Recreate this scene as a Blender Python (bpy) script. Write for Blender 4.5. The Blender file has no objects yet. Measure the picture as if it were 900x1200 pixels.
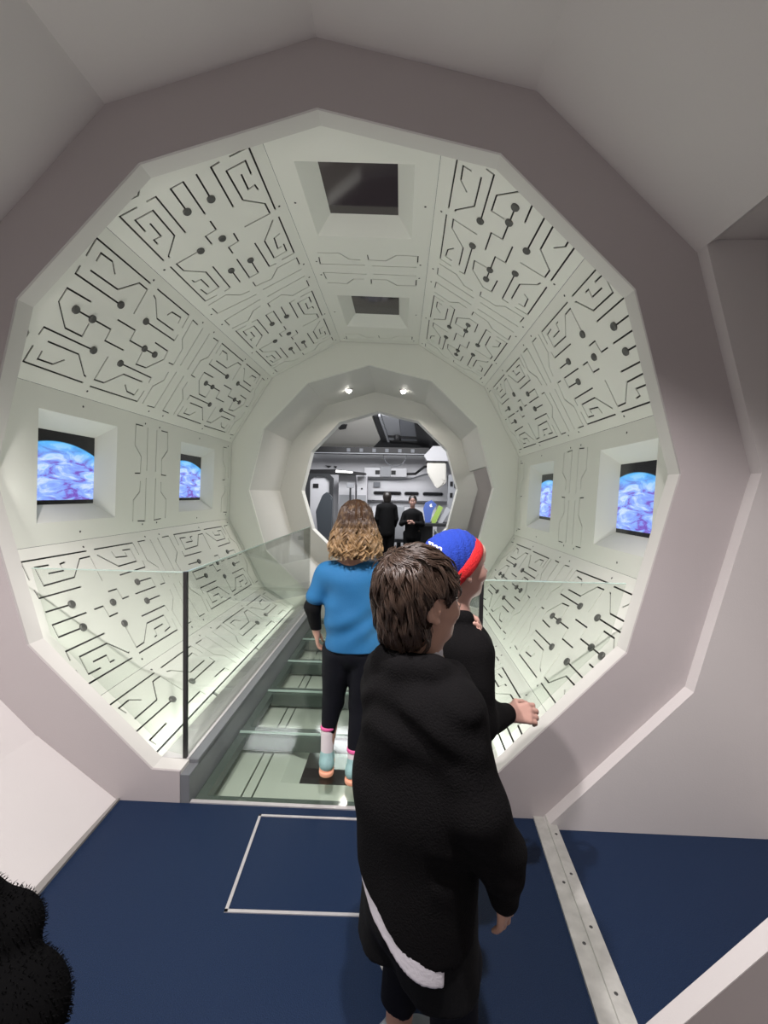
import bpy, bmesh, math, random
import numpy as np
from mathutils import Vector, Matrix
from mathutils.geometry import tessellate_polygon
random.seed(7)
C = bpy.context.scene.collection
SC = bpy.context.scene
PI = math.pi
# ---------------- camera ----------------
cd = bpy.data.cameras.new('camera'); cam = bpy.data.objects.new('camera', cd); C.objects.link(cam)
yaw, pitch, roll = .0361, -.0415, .0194
cy, sy, cp, sp, cr, sr = math.cos(yaw), math.sin(yaw), math.cos(pitch), math.sin(pitch), math.cos(roll), math.sin(roll)
fw = Vector((-sy*cp, cy*cp, sp)); rt = Vector((cy, sy, 0)); up = rt.cross(fw)
rt2 = rt*cr + up*sr; up2 = -rt*sr + up*cr
M = Matrix((rt2, up2, -fw)).transposed().to_4x4(); M.translation = Vector((.3809, -2.0824, 1.513))
cam.matrix_world = M
cd.sensor_fit = 'VERTICAL'; cd.sensor_height = 24.0; cd.lens = 528.58/1200*24.0
cd.clip_start = .05; cd.clip_end = 100
SC.camera = cam
# ---------------- exposure, world ----------------
SC.view_settings.view_transform = 'Standard'; SC.view_settings.look = 'None'
SC.view_settings.gamma = 1; SC.view_settings.use_curve_mapping = False
SC.view_settings.exposure = 0.0
w = bpy.data.worlds.new('world'); SC.world = w; w.use_nodes = True
w.node_tree.nodes['Background'].inputs[0].default_value = (.55, .58, .6, 1)
w.node_tree.nodes['Background'].inputs[1].default_value = .12
ZC = 1.5953                     # axis height of the portal
OX, OZ = .04078, 1.56943       # axis of the tunnel lining
AP, R2 = 1.68791, 1.74746       # its apothem and corner radius
RI, RP = -.0339, .0187
HC = (.055, 1.560)              # axis of the far vestibule
# ---------------- lights ----------------
def area(name, loc, rot, sx, sy_, power, col, spread=PI):
    l = bpy.data.lights.new(name, 'AREA'); l.shape = 'RECTANGLE'; l.size = sx; l.size_y = sy_; l.energy = power; l.color = col; l.spread = spread
    o = bpy.data.objects.new(name, l); C.objects.link(o); o.location = loc; o.rotation_euler = rot; return o
def spot(name, loc, target, power, col, angle, blend, rad=.04):
    l = bpy.data.lights.new(name, 'SPOT'); l.energy = power; l.color = col; l.spot_size = angle; l.spot_blend = blend; l.shadow_soft_size = rad
    o = bpy.data.objects.new(name, l); C.objects.link(o); o.location = loc
    o.rotation_euler = (Vector(target)-Vector(loc)).to_track_quat('-Z', 'Y').to_euler(); return o
# strip lights tucked along both kerbs of the glass walkway, throwing light up the lining
area('kerb_strip_light', (-.795, 1.66, .168), (0, math.radians(125), 0), .02, 3.0, 5.0, (.93, 1, .90))
area('kerb_strip_light', (.895, 1.66, .168), (0, math.radians(-125), 0), .02, 3.0, 5.0, (.93, 1, .90))
# added fill lights, unseen behind the lip of the portal ring, washing down the tunnel
for k in range(-2, 8):
    a = math.radians(15+30*k)+.0187
    d = Vector((-math.cos(a)*.9, .5, -math.sin(a)*.9)); o = area('tunnel_fill_light', (1.585*math.cos(a), .125, ZC+1.585*math.sin(a)), (0, 0, 0), .70, .05, (.45 if math.sin(a) > .1 else 2.4 if math.sin(a) > -.5 else 5.6), (1, 1, .93))
    t_ = Vector((-math.sin(a), 0, math.cos(a))); z_ = -d.normalized(); y_ = z_.cross(t_).normalized(); m_ = Matrix((t_, y_, z_)).transposed().to_4x4(); m_.translation = o.location; o.matrix_world = m_
# downlights in the near vestibule ceiling (behind the camera's top edge) and in the far one
for x in (-.40, .42):
    spot('ceiling_downlight', (x, -1.62, 3.36), (x*1.1, -1.3, 0), 300, (1, .93, .93), math.radians(105), .35)
    spot('ceiling_downlight', (.03+x*.92, 4.07, 2.90), (.03+x*.9, 4.0, 0), 210, (1, .92, .84), math.radians(140), .6)
area('passage_fill_light', (1.95, 3.6, 2.3), (math.radians(35), 0, 0), .5, .4, 4, (1, .96, .93))  # added fill light that brightens the far side passage
area('flight_room_light', (0, 6.3, 3.2), (math.radians(12), 0, 0), 2.6, 1.6, 150, (.97, .97, 1))
area('ceiling_panel_light', (.2, -2.6, 3.0), (math.radians(-180+145), 0, 0), 1.2, .6, 15, (1, .99, .95))

# ---------------- materials ----------------
MATS = {}
def mat(name, col, rough=.6, metal=0, bump=0, bscale=60, var=0, vscale=3, spec=.5, emit=None, estr=1, sheen=0):
    if name in MATS: return MATS[name]
    m = bpy.data.materials.new(name); m.use_nodes = True; nt = m.node_tree; b = nt.nodes['Principled BSDF']
    b.inputs['Base Color'].default_value = (*col, 1); b.inputs['Roughness'].default_value = rough; b.inputs['Metallic'].default_value = metal
    b.inputs['Specular IOR Level'].default_value = spec
    if sheen: b.inputs['Sheen Weight'].default_value = sheen; b.inputs['Sheen Roughness'].default_value = .5
    tc = nt.nodes.new('ShaderNodeTexCoord')
    if var:
        n = nt.nodes.new('ShaderNodeTexNoise'); n.inputs['Scale'].default_value = vscale; n.inputs['Detail'].default_value = 4
        nt.links.new(tc.outputs['Object'], n.inputs['Vector'])
        mx = nt.nodes.new('ShaderNodeMix'); mx.data_type = 'RGBA'
        mx.inputs[6].default_value = (*[c*(1-var) for c in col], 1); mx.inputs[7].default_value = (*[min(1, c*(1+var)) for c in col], 1)
        nt.links.new(n.outputs['Fac'], mx.inputs[0]); nt.links.new(mx.outputs[2], b.inputs['Base Color'])
    if bump:
        n2 = nt.nodes.new('ShaderNodeTexNoise'); n2.inputs['Scale'].default_value = bscale; n2.inputs['Detail'].default_value = 3
        nt.links.new(tc.outputs['Object'], n2.inputs['Vector'])
        bp = nt.nodes.new('ShaderNodeBump'); bp.inputs['Strength'].default_value = bump; bp.inputs['Distance'].default_value = .01
        nt.links.new(n2.outputs['Fac'], bp.inputs['Height']); nt.links.new(bp.outputs['Normal'], b.inputs['Normal'])
    if emit: b.inputs['Emission Color'].default_value = (*emit, 1); b.inputs['Emission Strength'].default_value = estr
    MATS[name] = m; return m
def glassmat(name, tint, rough=.01, ior=1.45):
    m = bpy.data.materials.new(name); m.use_nodes = True; nt = m.node_tree; nt.nodes.clear()
    out = nt.nodes.new('ShaderNodeOutputMaterial'); mix = nt.nodes.new('ShaderNodeMixShader'); tr = nt.nodes.new('ShaderNodeBsdfTransparent')
    gl = nt.nodes.new('ShaderNodeBsdfGlossy'); lw = nt.nodes.new('ShaderNodeLayerWeight'); lw.inputs['Blend'].default_value = .5
    pw = nt.nodes.new('ShaderNodeMath'); pw.operation = 'POWER'; pw.inputs[1].default_value = 5; nt.links.new(lw.outputs['Facing'], pw.inputs[0])
    fr = nt.nodes.new('ShaderNodeMath'); fr.operation = 'MULTIPLY_ADD'; fr.inputs[1].default_value = .9; fr.inputs[2].default_value = ((ior-1)/(ior+1))**2; nt.links.new(pw.outputs[0], fr.inputs[0])
    tr.inputs[0].default_value = (*tint, 1); gl.inputs['Roughness'].default_value = rough
    nt.links.new(fr.outputs[0], mix.inputs[0]); nt.links.new(tr.outputs[0], mix.inputs[1]); nt.links.new(gl.outputs[0], mix.inputs[2]); nt.links.new(mix.outputs[0], out.inputs[0])
    MATS[name] = m; return m
mat('wall_paint', (.55, .525, .515), .65, bump=.06, bscale=180, var=.02)
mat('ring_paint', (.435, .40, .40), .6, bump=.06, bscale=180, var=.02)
mat('passage_paint', (.44, .41, .40), .7, bump=.05, bscale=180, var=.02)
mat('lining_white', (.75, .755, .70), .42, bump=.02, bscale=90, var=.015)
mat('dark_wall', (.115, .10, .098), .7)  # near right wall, darker than the other vestibule walls
mat('portal_edge_paint', (.60, .59, .56), .5)
mat('far_paint', (.60, .60, .57), .6, bump=.03, bscale=120, var=.02)
mat('slot_dark', (.035, .035, .033), .8)
mat('knob_grey', (.10, .10, .095), .45, metal=.3)
mat('screw_dark', (.08, .08, .08), .4, metal=.6)
mat('black_frame', (.012, .012, .013), .35)
mat('kerb_grey', (.16, .17, .18), .35, var=.08, vscale=8)
mat('kerb_top', (.50, .49, .49), .5)
mat('beam_grey', (.10, .12, .11), .4)
mat('alu', (.62, .60, .60), .38, metal=.5, var=.1, vscale=30)
mat('scuffed_alu', (.50, .50, .47), .5, metal=.35, bump=.2, bscale=40, var=.25, vscale=25)
mat('skirting', (.22, .21, .20), .6)
glassmat('rail_glass', (.925, .945, .925))
glassmat('floor_glass', (.86, .90, .87), .07, 1.5)
mat('glass_edge', (.45, .58, .52), .2)
mat('strip_lamp', (1, 1, 1), .5, emit=(.95, 1, .9), estr=6)
mat('downlight_lamp', (1, 1, 1), .5, emit=(1, .95, .88), estr=25)
# blue sparkly floor
m = mat('floor_blue', (.014, .030, .068), .5, bump=.25, bscale=260, spec=.18)
nt = m.node_tree; b = nt.nodes['Principled BSDF']
v = nt.nodes.new('ShaderNodeTexNoise'); v.inputs['Scale'].default_value = 420; v.inputs['Detail'].default_value = 2
tc = nt.nodes['Texture Coordinate']; nt.links.new(tc.outputs['Object'], v.inputs['Vector'])
rp = nt.nodes.new('ShaderNodeValToRGB'); rp.color_ramp.elements[0].position = .35; rp.color_ramp.elements[0].color = (.0040, .0125, .034, 1)
rp.color_ramp.elements[1].position = .72; rp.color_ramp.elements[1].color = (.014, .030, .076, 1)
nt.links.new(v.outputs['Fac'], rp.inputs[0]); nt.links.new(rp.outputs[0], b.inputs['Base Color'])
# ---------------- mesh helpers ----------------
def link(name, me, m, parent=None, smooth=False):
    o = bpy.data.objects.new(name, me); C.objects.link(o)
    for mm in (m if isinstance(m, (list, tuple)) else [m]): me.materials.append(MATS[mm] if isinstance(mm, str) else mm)
    if parent is not None: o.parent = parent
    if smooth: me.polygons.foreach_set('use_smooth', [True]*len(me.polygons))
    return o
def obj(name, bm, m, parent=None, smooth=False):
    bmesh.ops.recalc_face_normals(bm, faces=bm.faces)
    me = bpy.data.meshes.new(name); bm.to_mesh(me); bm.free()
    return link(name, me, m, parent, smooth)
def tag(o, label=None, cat=None, group=None, kind=None):
    if label: o['label'] = label
    if cat: o['category'] = cat
    if group: o['group'] = group
    if kind: o['kind'] = kind
    return o
def empty(name, loc, label, cat, rz=0, group=None):
    o = bpy.data.objects.new(name, None); C.objects.link(o); o.location = loc; o.rotation_euler = (0, 0, rz); o.empty_display_size = .1
    return tag(o, label, cat, group)
def struct(name, bm, m): return tag(obj(name, bm, m), kind='structure')
def box(bm, x0, x1, y0, y1, z0, z1, bev=0, mtx=None):
    r = bmesh.ops.create_cube(bm, size=1)
    vs = r['verts']
    for v in vs: v.co = Vector(((x0+x1)/2+v.co.x*(x1-x0), (y0+y1)/2+v.co.y*(y1-y0), (z0+z1)/2+v.co.z*(z1-z0)))
    if bev:
        es = list({e for v in vs for e in v.link_edges})
        r2 = bmesh.ops.bevel(bm, geom=es, offset=bev, segments=2, affect='EDGES', profile=.7)
        vs = list({v for f in r2['faces'] for v in f.verts} | {v for v in vs if v.is_valid})
    if mtx is not None:
        for v in vs: v.co = mtx @ v.co
    return vs
def prism(bm, pts, mk):
    """closed outline pts (2D), mk(p, s) -> 3D for s = 0, 1"""
    a = [bm.verts.new(mk(p, 0)) for p in pts]; b = [bm.verts.new(mk(p, 1)) for p in pts]; n = len(pts)
    if n <= 4: bm.faces.new(a); bm.faces.new(b[::-1])
    else:
        for t in tessellate_polygon([[Vector((p[0], p[1], 0)) for p in pts]]):
            bm.faces.new([a[i] for i in t]); bm.faces.new([b[i] for i in reversed(t)])
    for i in range(n): bm.faces.new((a[i], b[i], b[(i+1) % n], a[(i+1) % n]))
def prism_y(bm, pts, y0, y1): prism(bm, pts, lambda p, s: (p[0], y1 if s else y0, p[1]))
def prism_z(bm, pts, z0, z1): prism(bm, pts, lambda p, s: (p[0], p[1], z1 if s else z0))
def tube(bm, pts, r, seg=8, r1=None):
    pts = [Vector(p) for p in pts]; rings = []
    for i, p in enumerate(pts):
        d = (pts[min(i+1, len(pts)-1)]-pts[max(i-1, 0)]).normalized()
        a = d.orthogonal().normalized() if not rings else (pa - d*pa.dot(d)).normalized()
        pa = a; b2 = d.cross(a); rr = r if r1 is None else r+(r1-r)*i/(len(pts)-1)
        rings.append([bm.verts.new(p+(a*math.cos(t)+b2*math.sin(t))*rr) for t in [2*PI*k/seg for k in range(seg)]])
    for q, s in zip(rings, rings[1:]):
        for k in range(seg): bm.faces.new((q[k], q[(k+1) % seg], s[(k+1) % seg], s[k]))
    bm.faces.new(rings[0][::-1]); bm.faces.new(rings[-1])
def disc(bm, c, r, h, seg=20, axis='z', dome=.35):
    """low domed button standing on plane, axis z or y"""
    c = Vector(c); prof = [(r, 0), (r, h*(1-dome)), (r*.82, h), (0, h)]
    rings = []
    for rr, hh in prof[:-1]:
        ring = []
        for k in range(seg):
            t = 2*PI*k/seg; q = (rr*math.cos(t), rr*math.sin(t), hh) if axis == 'z' else (rr*math.cos(t), hh, rr*math.sin(t))
            ring.append(bm.verts.new(c+Vector(q)))
        rings.append(ring)
    for q, s in zip(rings, rings[1:]):
        for k in range(seg): bm.faces.new((q[k], q[(k+1) % seg], s[(k+1) % seg], s[k]))
    bm.faces.new(rings[0][::-1]); bm.faces.new(rings[-1])
def poly(r, rot, cx, cz, angs): return [(cx+r*math.cos(math.radians(a)+rot), cz+r*math.sin(math.radians(a)+rot)) for a in angs]
def holed(bm, outer, holes, mk, th, capback=False):
    """flat plate with cut-outs: outer/holes are 2D loops; mk(u, v, w); front at w=0, depth th"""
    loops = [outer]+holes
    flat = [p for l in loops for p in l]
    tris = tessellate_polygon([[Vector((p[0], p[1], 0)) for p in l] for l in loops])
    fr = [bm.verts.new(mk(p[0], p[1], 0)) for p in flat]; bk = [bm.verts.new(mk(p[0], p[1], -th)) for p in flat]
    for t in tris:
        try:
            bm.faces.new([fr[i] for i in t])
            if capback: bm.faces.new([bk[i] for i in reversed(t)])
        except ValueError: pass
    k = 0
    for l in loops:
        n = len(l)
        for i in range(n):
            a, b2 = k+i, k+(i+1) % n
            bm.faces.new((fr[a], fr[b2], bk[b2], bk[a]))
        k += n
def clip_z(pts, lim, keep_above=True, ax=1):
    out = []; n = len(pts)
    ins = (lambda p: p[ax] >= lim) if keep_above else (lambda p: p[ax] <= lim)
    for i in range(n):
        p, q = pts[i], pts[(i+1) % n]
        if ins(p): out.append(p)
        if ins(p) != ins(q):
            t = (lim-p[ax])/(q[ax]-p[ax]); out.append((p[0]+(q[0]-p[0])*t, p[1]+(q[1]-p[1])*t))
    return out

# ================= SETTING =================
ALL = range(0, 360, 30)
RO = 1.943
outerP = lambda r=RO: poly(r, RP, 0, ZC, ALL)
# floor of the near vestibule and the side passage
bm = bmesh.new(); box(bm, -1.3, 2.3, -3.5, .0, -.06, 0); struct('floor', bm, 'floor_blue')
# portal wall: annulus with the twelve-sided opening
bm = bmesh.new()
out_ = clip_z(poly(RO+.02, RP, 0, ZC, ALL), 0.0)
hole = poly(1.64, RP, 0, ZC, ALL)
hole_c = clip_z(hole, 0.0)
# the opening reaches the floor between the kerbs
def ring_with_floor_gap(rin, rout, cx, cz, rot, y0, y1, xl, xr, zk, name, m, full=False):
    bm = bmesh.new()
    angs_in = [a for a in range(-60, 241, 30)]
    pin = poly(rin, rot, cx, cz, angs_in)            # -60 ... 240, counter-clockwise
    po = poly(rout, rot, cx, cz, angs_in)
    # extend both to the floor
    pin = [(xr, -.0), (xr, zk)] + pin + [(xl, zk), (xl, 0)]
    q0 = po[0]; q1 = po[1]; t = (0-q0[1])/(q1[1]-q0[1]) if q0[1] < 0 else 0
    sR = (q0[0]+(q1[0]-q0[0])*t, 0) if q0[1] < 0 else (q0[0], 0)
    q0 = po[-1]; q1 = po[-2]; t = (0-q0[1])/(q1[1]-q0[1]) if q0[1] < 0 else 0
    sL = (q0[0]+(q1[0]-q0[0])*t, 0) if q0[1] < 0 else (q0[0], 0)
    loop = [sR]+po[1:-1]+[sL] + pin[::-1]
    prism_y(bm, loop, y0, y1)
    return struct(name, bm, m)
ring_with_floor_gap(1.64, RO+.01, 0, ZC, RP, 0, .012, -.655, .76, .155, 'wall_front', 'ring_paint')
ring_with_floor_gap(1.64, RO+.01, 0, ZC, RP, .0125, .10, -.655, .76, .155, 'trim_7', 'portal_edge_paint')
# vestibule shell: facets from 30 deg over the top to the floor on the left
def shell(bm, r, rot, cx, cz, angs, y0, y1, th, zmin=0.0):
    a = poly(r, rot, cx, cz, angs); b_ = poly(r+th, rot, cx, cz, angs)
    for i in range(len(angs)-1):
        q = [a[i], a[i+1], b_[i+1], b_[i]]
        q = clip_z(q, zmin)
        if len(q) >= 3: prism_y(bm, q, y0, y1)
bm = bmesh.new(); shell(bm, RO, RP, 0, ZC, [30, 60, 90, 120, 150], -3.4, .0, .06); struct('ceiling', bm, 'wall_paint')
bm = bmesh.new(); shell(bm, RO, RP, 0, ZC, [150, 180, 210, 240], -3.4, .0, .06); struct('wall_left', bm, 'wall_paint')
bm = bmesh.new(); shell(bm, RO+.035, RP, 0, ZC, [-60, -30, 0, 30], -3.4, -.875, .06); struct('wall_right', bm, 'dark_wall')
bm = bmesh.new(); shell(bm, RO+.032, RP, 0, ZC, [-60, -30, 0, 30], -.875, -.82, .07); struct('trim_1', bm, 'wall_paint')
# back of the vestibule behind the camera
bm = bmesh.new(); box(bm, -2.1, 2.4, -3.5, -3.4, 0, 3.7); struct('wall_back', bm, 'wall_paint')
# side passage: wall beside the portal, its ceiling and end wall
pr = poly(RO, RP, 0, ZC, [-60, -30, 0, 30])
t = (0-pr[0][1])/(pr[1][1]-pr[0][1]); p0 = (pr[0][0]+(pr[1][0]-pr[0][0])*t, 0)
loop = [p0, pr[1], pr[2], pr[3], (pr[3][0], 2.66), (2.3, 2.66), (2.3, 0)]
bm = bmesh.new(); prism_y(bm, loop, -.064, .09); struct('wall_passage', bm, 'wall_paint')
bm = bmesh.new(); box(bm, 2.07, 2.2, -3.4, -.066, 0, 2.62); struct('wall_passage_end', bm, 'passage_paint')
bm = bmesh.new(); box(bm, 1.70, 2.3, -3.4, .0, 2.62, 2.70); struct('ceiling_passage', bm, 'passage_paint')
# floor trims
bm = bmesh.new(); prism(bm, [(-1.36, .305), (-1.40, 0), (-.962, 0)], lambda p, s: (p[0]+(0 if not s else .02 if p[0] > -1 else 0), -3.4 if s else -.001, p[1])); struct('trim_6', bm, 'wall_paint')
bm = bmesh.new(); prism_z(bm, [(-.961, 0), (-.950, 0), (-.922, -.60), (-.90, -3.4), (-.941, -3.4), (-.957, -.6)], .0005, .012); struct('baseboard_left', bm, 'skirting')
bm = bmesh.new()
prism_z(bm, [(1.035, -.0), (1.085, -.0), (1.035, -.84), (.978, -.84)], .0, .012)
prism_z(bm, [(1.085, -.0), (1.125, -.0), (1.085, -.84), (1.035, -.84)], .0, .022)
prism_z(bm, [(.978, -.84), (1.035, -.84), (.95, -3.0), (.89, -3.0)], .0, .012)
prism_z(bm, [(1.035, -.84), (1.085, -.84), (1.0, -3.0), (.95, -3.0)], .0, .022)
th = struct('trim_2', bm, 'scuffed_alu')
bm = bmesh.new()
for x, y in [(1.10, -.12), (1.087, -.33), (1.073, -.55), (1.06, -.76), (1.048, -.36), (1.03, -.60)]: disc(bm, (x, y, .021 if x > 1.055 else .0115), .006, .002, 12)
struct('trim_3', bm, 'screw_dark')
# metal edge where the glass walkway begins
bm = bmesh.new(); box(bm, -.605, .70, .0, .022, -.02, .006); struct('trim_4', bm, 'alu')

# outline of the access hatch set in the floor
bm = bmesh.new()
hx = [(-.242, -.062), (-.215, -.542), (.33, -.53), (.31, -.058)]
for i in range(4):
    a, b2 = Vector((*hx[i], 0)), Vector((*hx[(i+1) % 4], 0)); d = (b2-a).normalized(); n = Vector((-d.y, d.x, 0))*.006
    e = d*.006
    prism_z(bm, [tuple((a-e+n).xy), tuple((b2+e+n).xy), tuple((b2+e-n).xy), tuple((a-e-n).xy)], .0, .004)
h = obj('access_hatch', bm, 'alu'); tag(h, 'thin silver frame of a hatch set in the blue floor', 'hatch')

# kerbs beside the walkway
bm = bmesh.new(); box(bm, -.655, -.61, .005, 3.21, -.12, .135); box(bm, -.80, -.61, .102, 3.21, .125, .155, .004)
o = obj('kerb', bm, 'kerb_grey'); tag(o, 'low grey kerb along the left side of the glass walkway', 'kerb')
bm = bmesh.new(); box(bm, -.80, -.66, .102, 3.21, .1555, .158); obj('kerb_cap', bm, 'kerb_top', o)
bm = bmesh.new(); box(bm, .715, .76, .005, 3.21, -.12, .135); box(bm, .715, .865, .102, 3.21, .125, .155, .004)
o = obj('kerb', bm, 'kerb_grey'); tag(o, 'low grey kerb along the right side of the glass walkway', 'kerb')
bm = bmesh.new(); box(bm, .765, .865, .102, 3.21, .1555, .158); obj('kerb_cap', bm, 'kerb_top', o)

# glass walkway: panes on cross beams
seams = [.03, .672, 1.27, 1.88, 2.49, 3.215]
where = ['nearest the blue floor', 'second from the blue floor', 'third from the blue floor', 'fourth from the blue floor', 'at the far end of the walkway']
for i in range(5):
    y0, y1 = seams[i]+.004, seams[i+1]-.004
    bm = bmesh.new(); box(bm, -.600, .705, y0, y1, -.018, -.002)
    o = obj('glass_floor_pane', bm, 'floor_glass'); tag(o, 'greenish glass floor pane '+where[i], 'glass floor', 'glass panes of the walkway')
    bm = bmesh.new(); box(bm, -.600, .705, y1-.001, y1+.003, -.014, .0005); obj('pane_edge', bm, 'glass_edge', o)
bm = bmesh.new()
for y in seams[1:-1]: box(bm, -.608, .713, y-.012, y+.085, -.12, -.02)
box(bm, -.608, .713, .024, .09, -.12, -.02); box(bm, -.608, -.56, .09, 3.21, -.075, -.022); box(bm, .665, .713, .09, 3.21, -.075, -.022)
struct('floor_support', bm, 'beam_grey')

# glass balustrades

def rail(side, xpost, label_f, label_s):
    s = side
    hp = poly(1.60, RP, 0, ZC, ALL)
    q = clip_z(hp, 1.10, False); q = clip_z(q, .158)
    q = clip_z(q, xpost, s > 0, 0)
    bm = bmesh.new(); prism_y(bm, q, .104, .116)
    o = obj('glass_balustrade', bm, 'rail_glass'); tag(o, label_f, 'glass balustrade')
    xs = sorted(p[0] for p in q if p[1] > 1.05)
    bm = bmesh.new(); box(bm, xs[0], xs[-1], .104, .116, 1.0995, 1.1035); obj('top_edge', bm, 'glass_edge', o)
    bm = bmesh.new(); box(bm, xpost-.009, xpost+.009, .101, .121, .158, 1.104); obj('corner_post', bm, 'black_frame', o)
    bm = bmesh.new(); box(bm, xpost-.006, xpost+.006, .124, 3.20, .158, 1.10)
    o = obj('glass_balustrade', bm, 'rail_glass'); tag(o, label_s, 'glass balustrade')
    bm = bmesh.new(); box(bm, xpost-.006, xpost+.006, .124, 3.20, 1.0995, 1.1035); obj('top_edge', bm, 'glass_edge', o)
rail(-1, -.68, 'clear glass pane filling the left foot of the portal beside the black post', 'long clear glass balustrade running down the left side of the walkway')
rail(1, .784, 'clear glass pane filling the right foot of the portal beside the hand', 'long clear glass balustrade running down the right side of the walkway')

# ---------- lining panels ----------
PT1 = [[(-0.248,0.004),(-0.343,0.004),(-0.342,0.457)],[(-0.256,0.067),(-0.301,0.066),(-0.304,0.152),(-0.26,0.207)],[(-0.205,0.064),(-0.207,0.273),(-0.305,0.381),(-0.304,0.459),(-0.147,0.465)],[(-0.196,0.003),(-0.152,0.003),(-0.149,0.341)],[(-0.078,0.166),(-0.075,0.004),(-0.001,0.002),(0.098,0.11),(0.098,0.226),(0.022,0.223)],[(-0.007,0.104),(-0.007,0.375),(0.063,0.38),(0.063,0.551)],[(-0.072,0.38),(-0.073,0.546),(-0.005,0.551),(-0.005,0.813)],[(0.017,0.699),(0.105,0.709),(0.097,0.812),(-0.006,0.929),(-0.068,0.92),(-0.073,0.758)],[(-0.151,0.58),(-0.151,0.921),(-0.197,0.921)],[(-0.302,0.525),(-0.292,0.559),(-0.203,0.657),(-0.203,0.859)],[(-0.258,0.722),(-0.291,0.747),(-0.299,0.854),(-0.258,0.857)],[(-0.343,0.525),(-0.345,0.915),(-0.249,0.921)],[(-0.333,1.063),(-0.337,0.979),(-0.191,0.987),(-0.135,1.051),(-0.007,1.055),(-0.004,0.994)],[(-0.339,1.132),(-0.028,1.135)],[(0.181,-0.002),(0.138,0.003),(0.138,0.34)],[(0.193,0.06),(0.191,0.27),(0.287,0.381),(0.291,0.399)],[(0.246,0.061),(0.292,0.062),(0.29,0.156),(0.247,0.207)],[(0.238,0.001),(0.327,-0.001),(0.329,0.402)],[(0.136,0.464),(0.29,0.464),(0.288,0.545),(0.194,0.656),(0.192,0.858)],[(0.141,0.577),(0.142,0.915),(0.179,0.921)],[(0.25,0.719),(0.288,0.772),(0.294,0.854),(0.247,0.858)],[(0.335,0.46),(0.328,0.919),(0.243,0.923)],[(0.053,1.051),(0.121,1.055),(0.191,0.979),(0.329,0.981)],[(0.027,1.133),(0.329,1.131),(0.333,1.043)]]
PK1 = [(-0.149,0.341),(-0.007,0.104),(-0.007,0.223),(-0.006,0.697),(-0.005,0.813),(-0.151,0.58),(0.138,0.34),(0.141,0.577)]
PT2 = [[(0.238,0.007),(0.329,0.005),(0.332,0.4)],[(0.291,0.158),(0.288,0.066),(0.191,0.067),(0.193,0.276),(0.296,0.387),(0.294,0.401)],[(0.245,0.126),(0.248,0.233),(0.29,0.231),(0.291,0.271)],[(0.188,0.006),(0.138,0.008),(0.138,0.297)],[(0.063,0.172),(0.061,0.01),(-0.005,0.011),(-0.003,0.251)],[(-0.075,0.008),(-0.071,0.176)],[(-0.195,0.012),(-0.149,0.015),(-0.146,0.302)],[(-0.246,0.014),(-0.345,0.019),(-0.341,0.474)],[(-0.303,0.17),(-0.305,0.078),(-0.203,0.076),(-0.207,0.29),(-0.303,0.392),(-0.305,0.478),(-0.144,0.474)],[(-0.259,0.136),(-0.257,0.244),(-0.296,0.239),(-0.302,0.281)],[(-0.004,0.306),(-0.004,0.384),(0.065,0.389),(0.063,0.471)],[(-0.073,0.474),(-0.072,0.555),(-0.004,0.56),(-0.005,0.628)],[(0.136,0.467),(0.293,0.469),(0.29,0.55),(0.195,0.658),(0.197,0.858),(0.287,0.862),(0.296,0.782)],[(0.295,0.661),(0.291,0.693),(0.249,0.697),(0.246,0.807)],[(0.33,0.464),(0.329,0.921),(0.242,0.922)],[(0.141,0.641),(0.141,0.92),(0.187,0.926)],[(0.065,0.759),(0.065,0.924)],[(-0.004,0.69),(-0.003,0.927),(-0.07,0.927),(-0.072,0.761)],[(-0.148,0.639),(-0.154,0.925),(-0.203,0.93)],[(-0.305,0.537),(-0.205,0.67),(-0.208,0.866),(-0.299,0.865),(-0.302,0.781)],[(-0.308,0.674),(-0.265,0.687),(-0.256,0.798),(-0.284,0.794)],[(-0.342,0.536),(-0.339,0.922),(-0.247,0.924)],[(0.336,0.98),(0.197,0.97),(0.118,1.056),(0.051,1.067)],[(0.332,1.033),(0.331,1.123),(0.025,1.146)],[(-0.341,1.077),(-0.341,0.986),(-0.196,0.982),(-0.125,1.067),(-0.004,1.05),(-0.004,0.988)],[(-0.341,1.138),(-0.03,1.133)]]
PK2 = [(0.063,0.172),(-0.071,0.176),(-0.004,0.464),(0.136,0.467),(0.065,0.759),(-0.072,0.761)]
PW = [[(-0.34,1.07),(-0.34,0.982),(-0.197,0.977),(-0.123,1.055),(-0.005,1.051),(-0.002,0.984)],[(-0.336,1.127),(-0.026,1.13)],[(0.05,1.054),(0.126,1.05),(0.185,0.976),(0.334,0.979)],[(0.025,1.125),(0.339,1.128),(0.333,1.035)]]
V0, V1, VC = -.2605, 1.1865, .463
def mir(pls): return [[(u, 2*VC-v) for u, v in pl] for pl in pls]
def isstrip(pl): return min(p[1] for p in pl) > .94
def fat(pl, hw):
    """closed outline of an open polyline of half width hw (mitred)"""
    P = [Vector(p) for p in pl]; n = len(P); L_, R_ = [], []
    for i in range(n):
        d0 = (P[i]-P[i-1]).normalized() if i else None; d1 = (P[i+1]-P[i]).normalized() if i < n-1 else None
        if d0 is None: d0 = d1
        if d1 is None: d1 = d0
        nn = Vector((-(d0.y+d1.y), d0.x+d1.x)); nn.normalize(); k = hw/max(.45, nn.dot(Vector((-d0.y, d0.x))))
        L_.append(tuple(P[i]+nn*k)); R_.append(tuple(P[i]-nn*k))
    return L_+R_[::-1]
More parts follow.
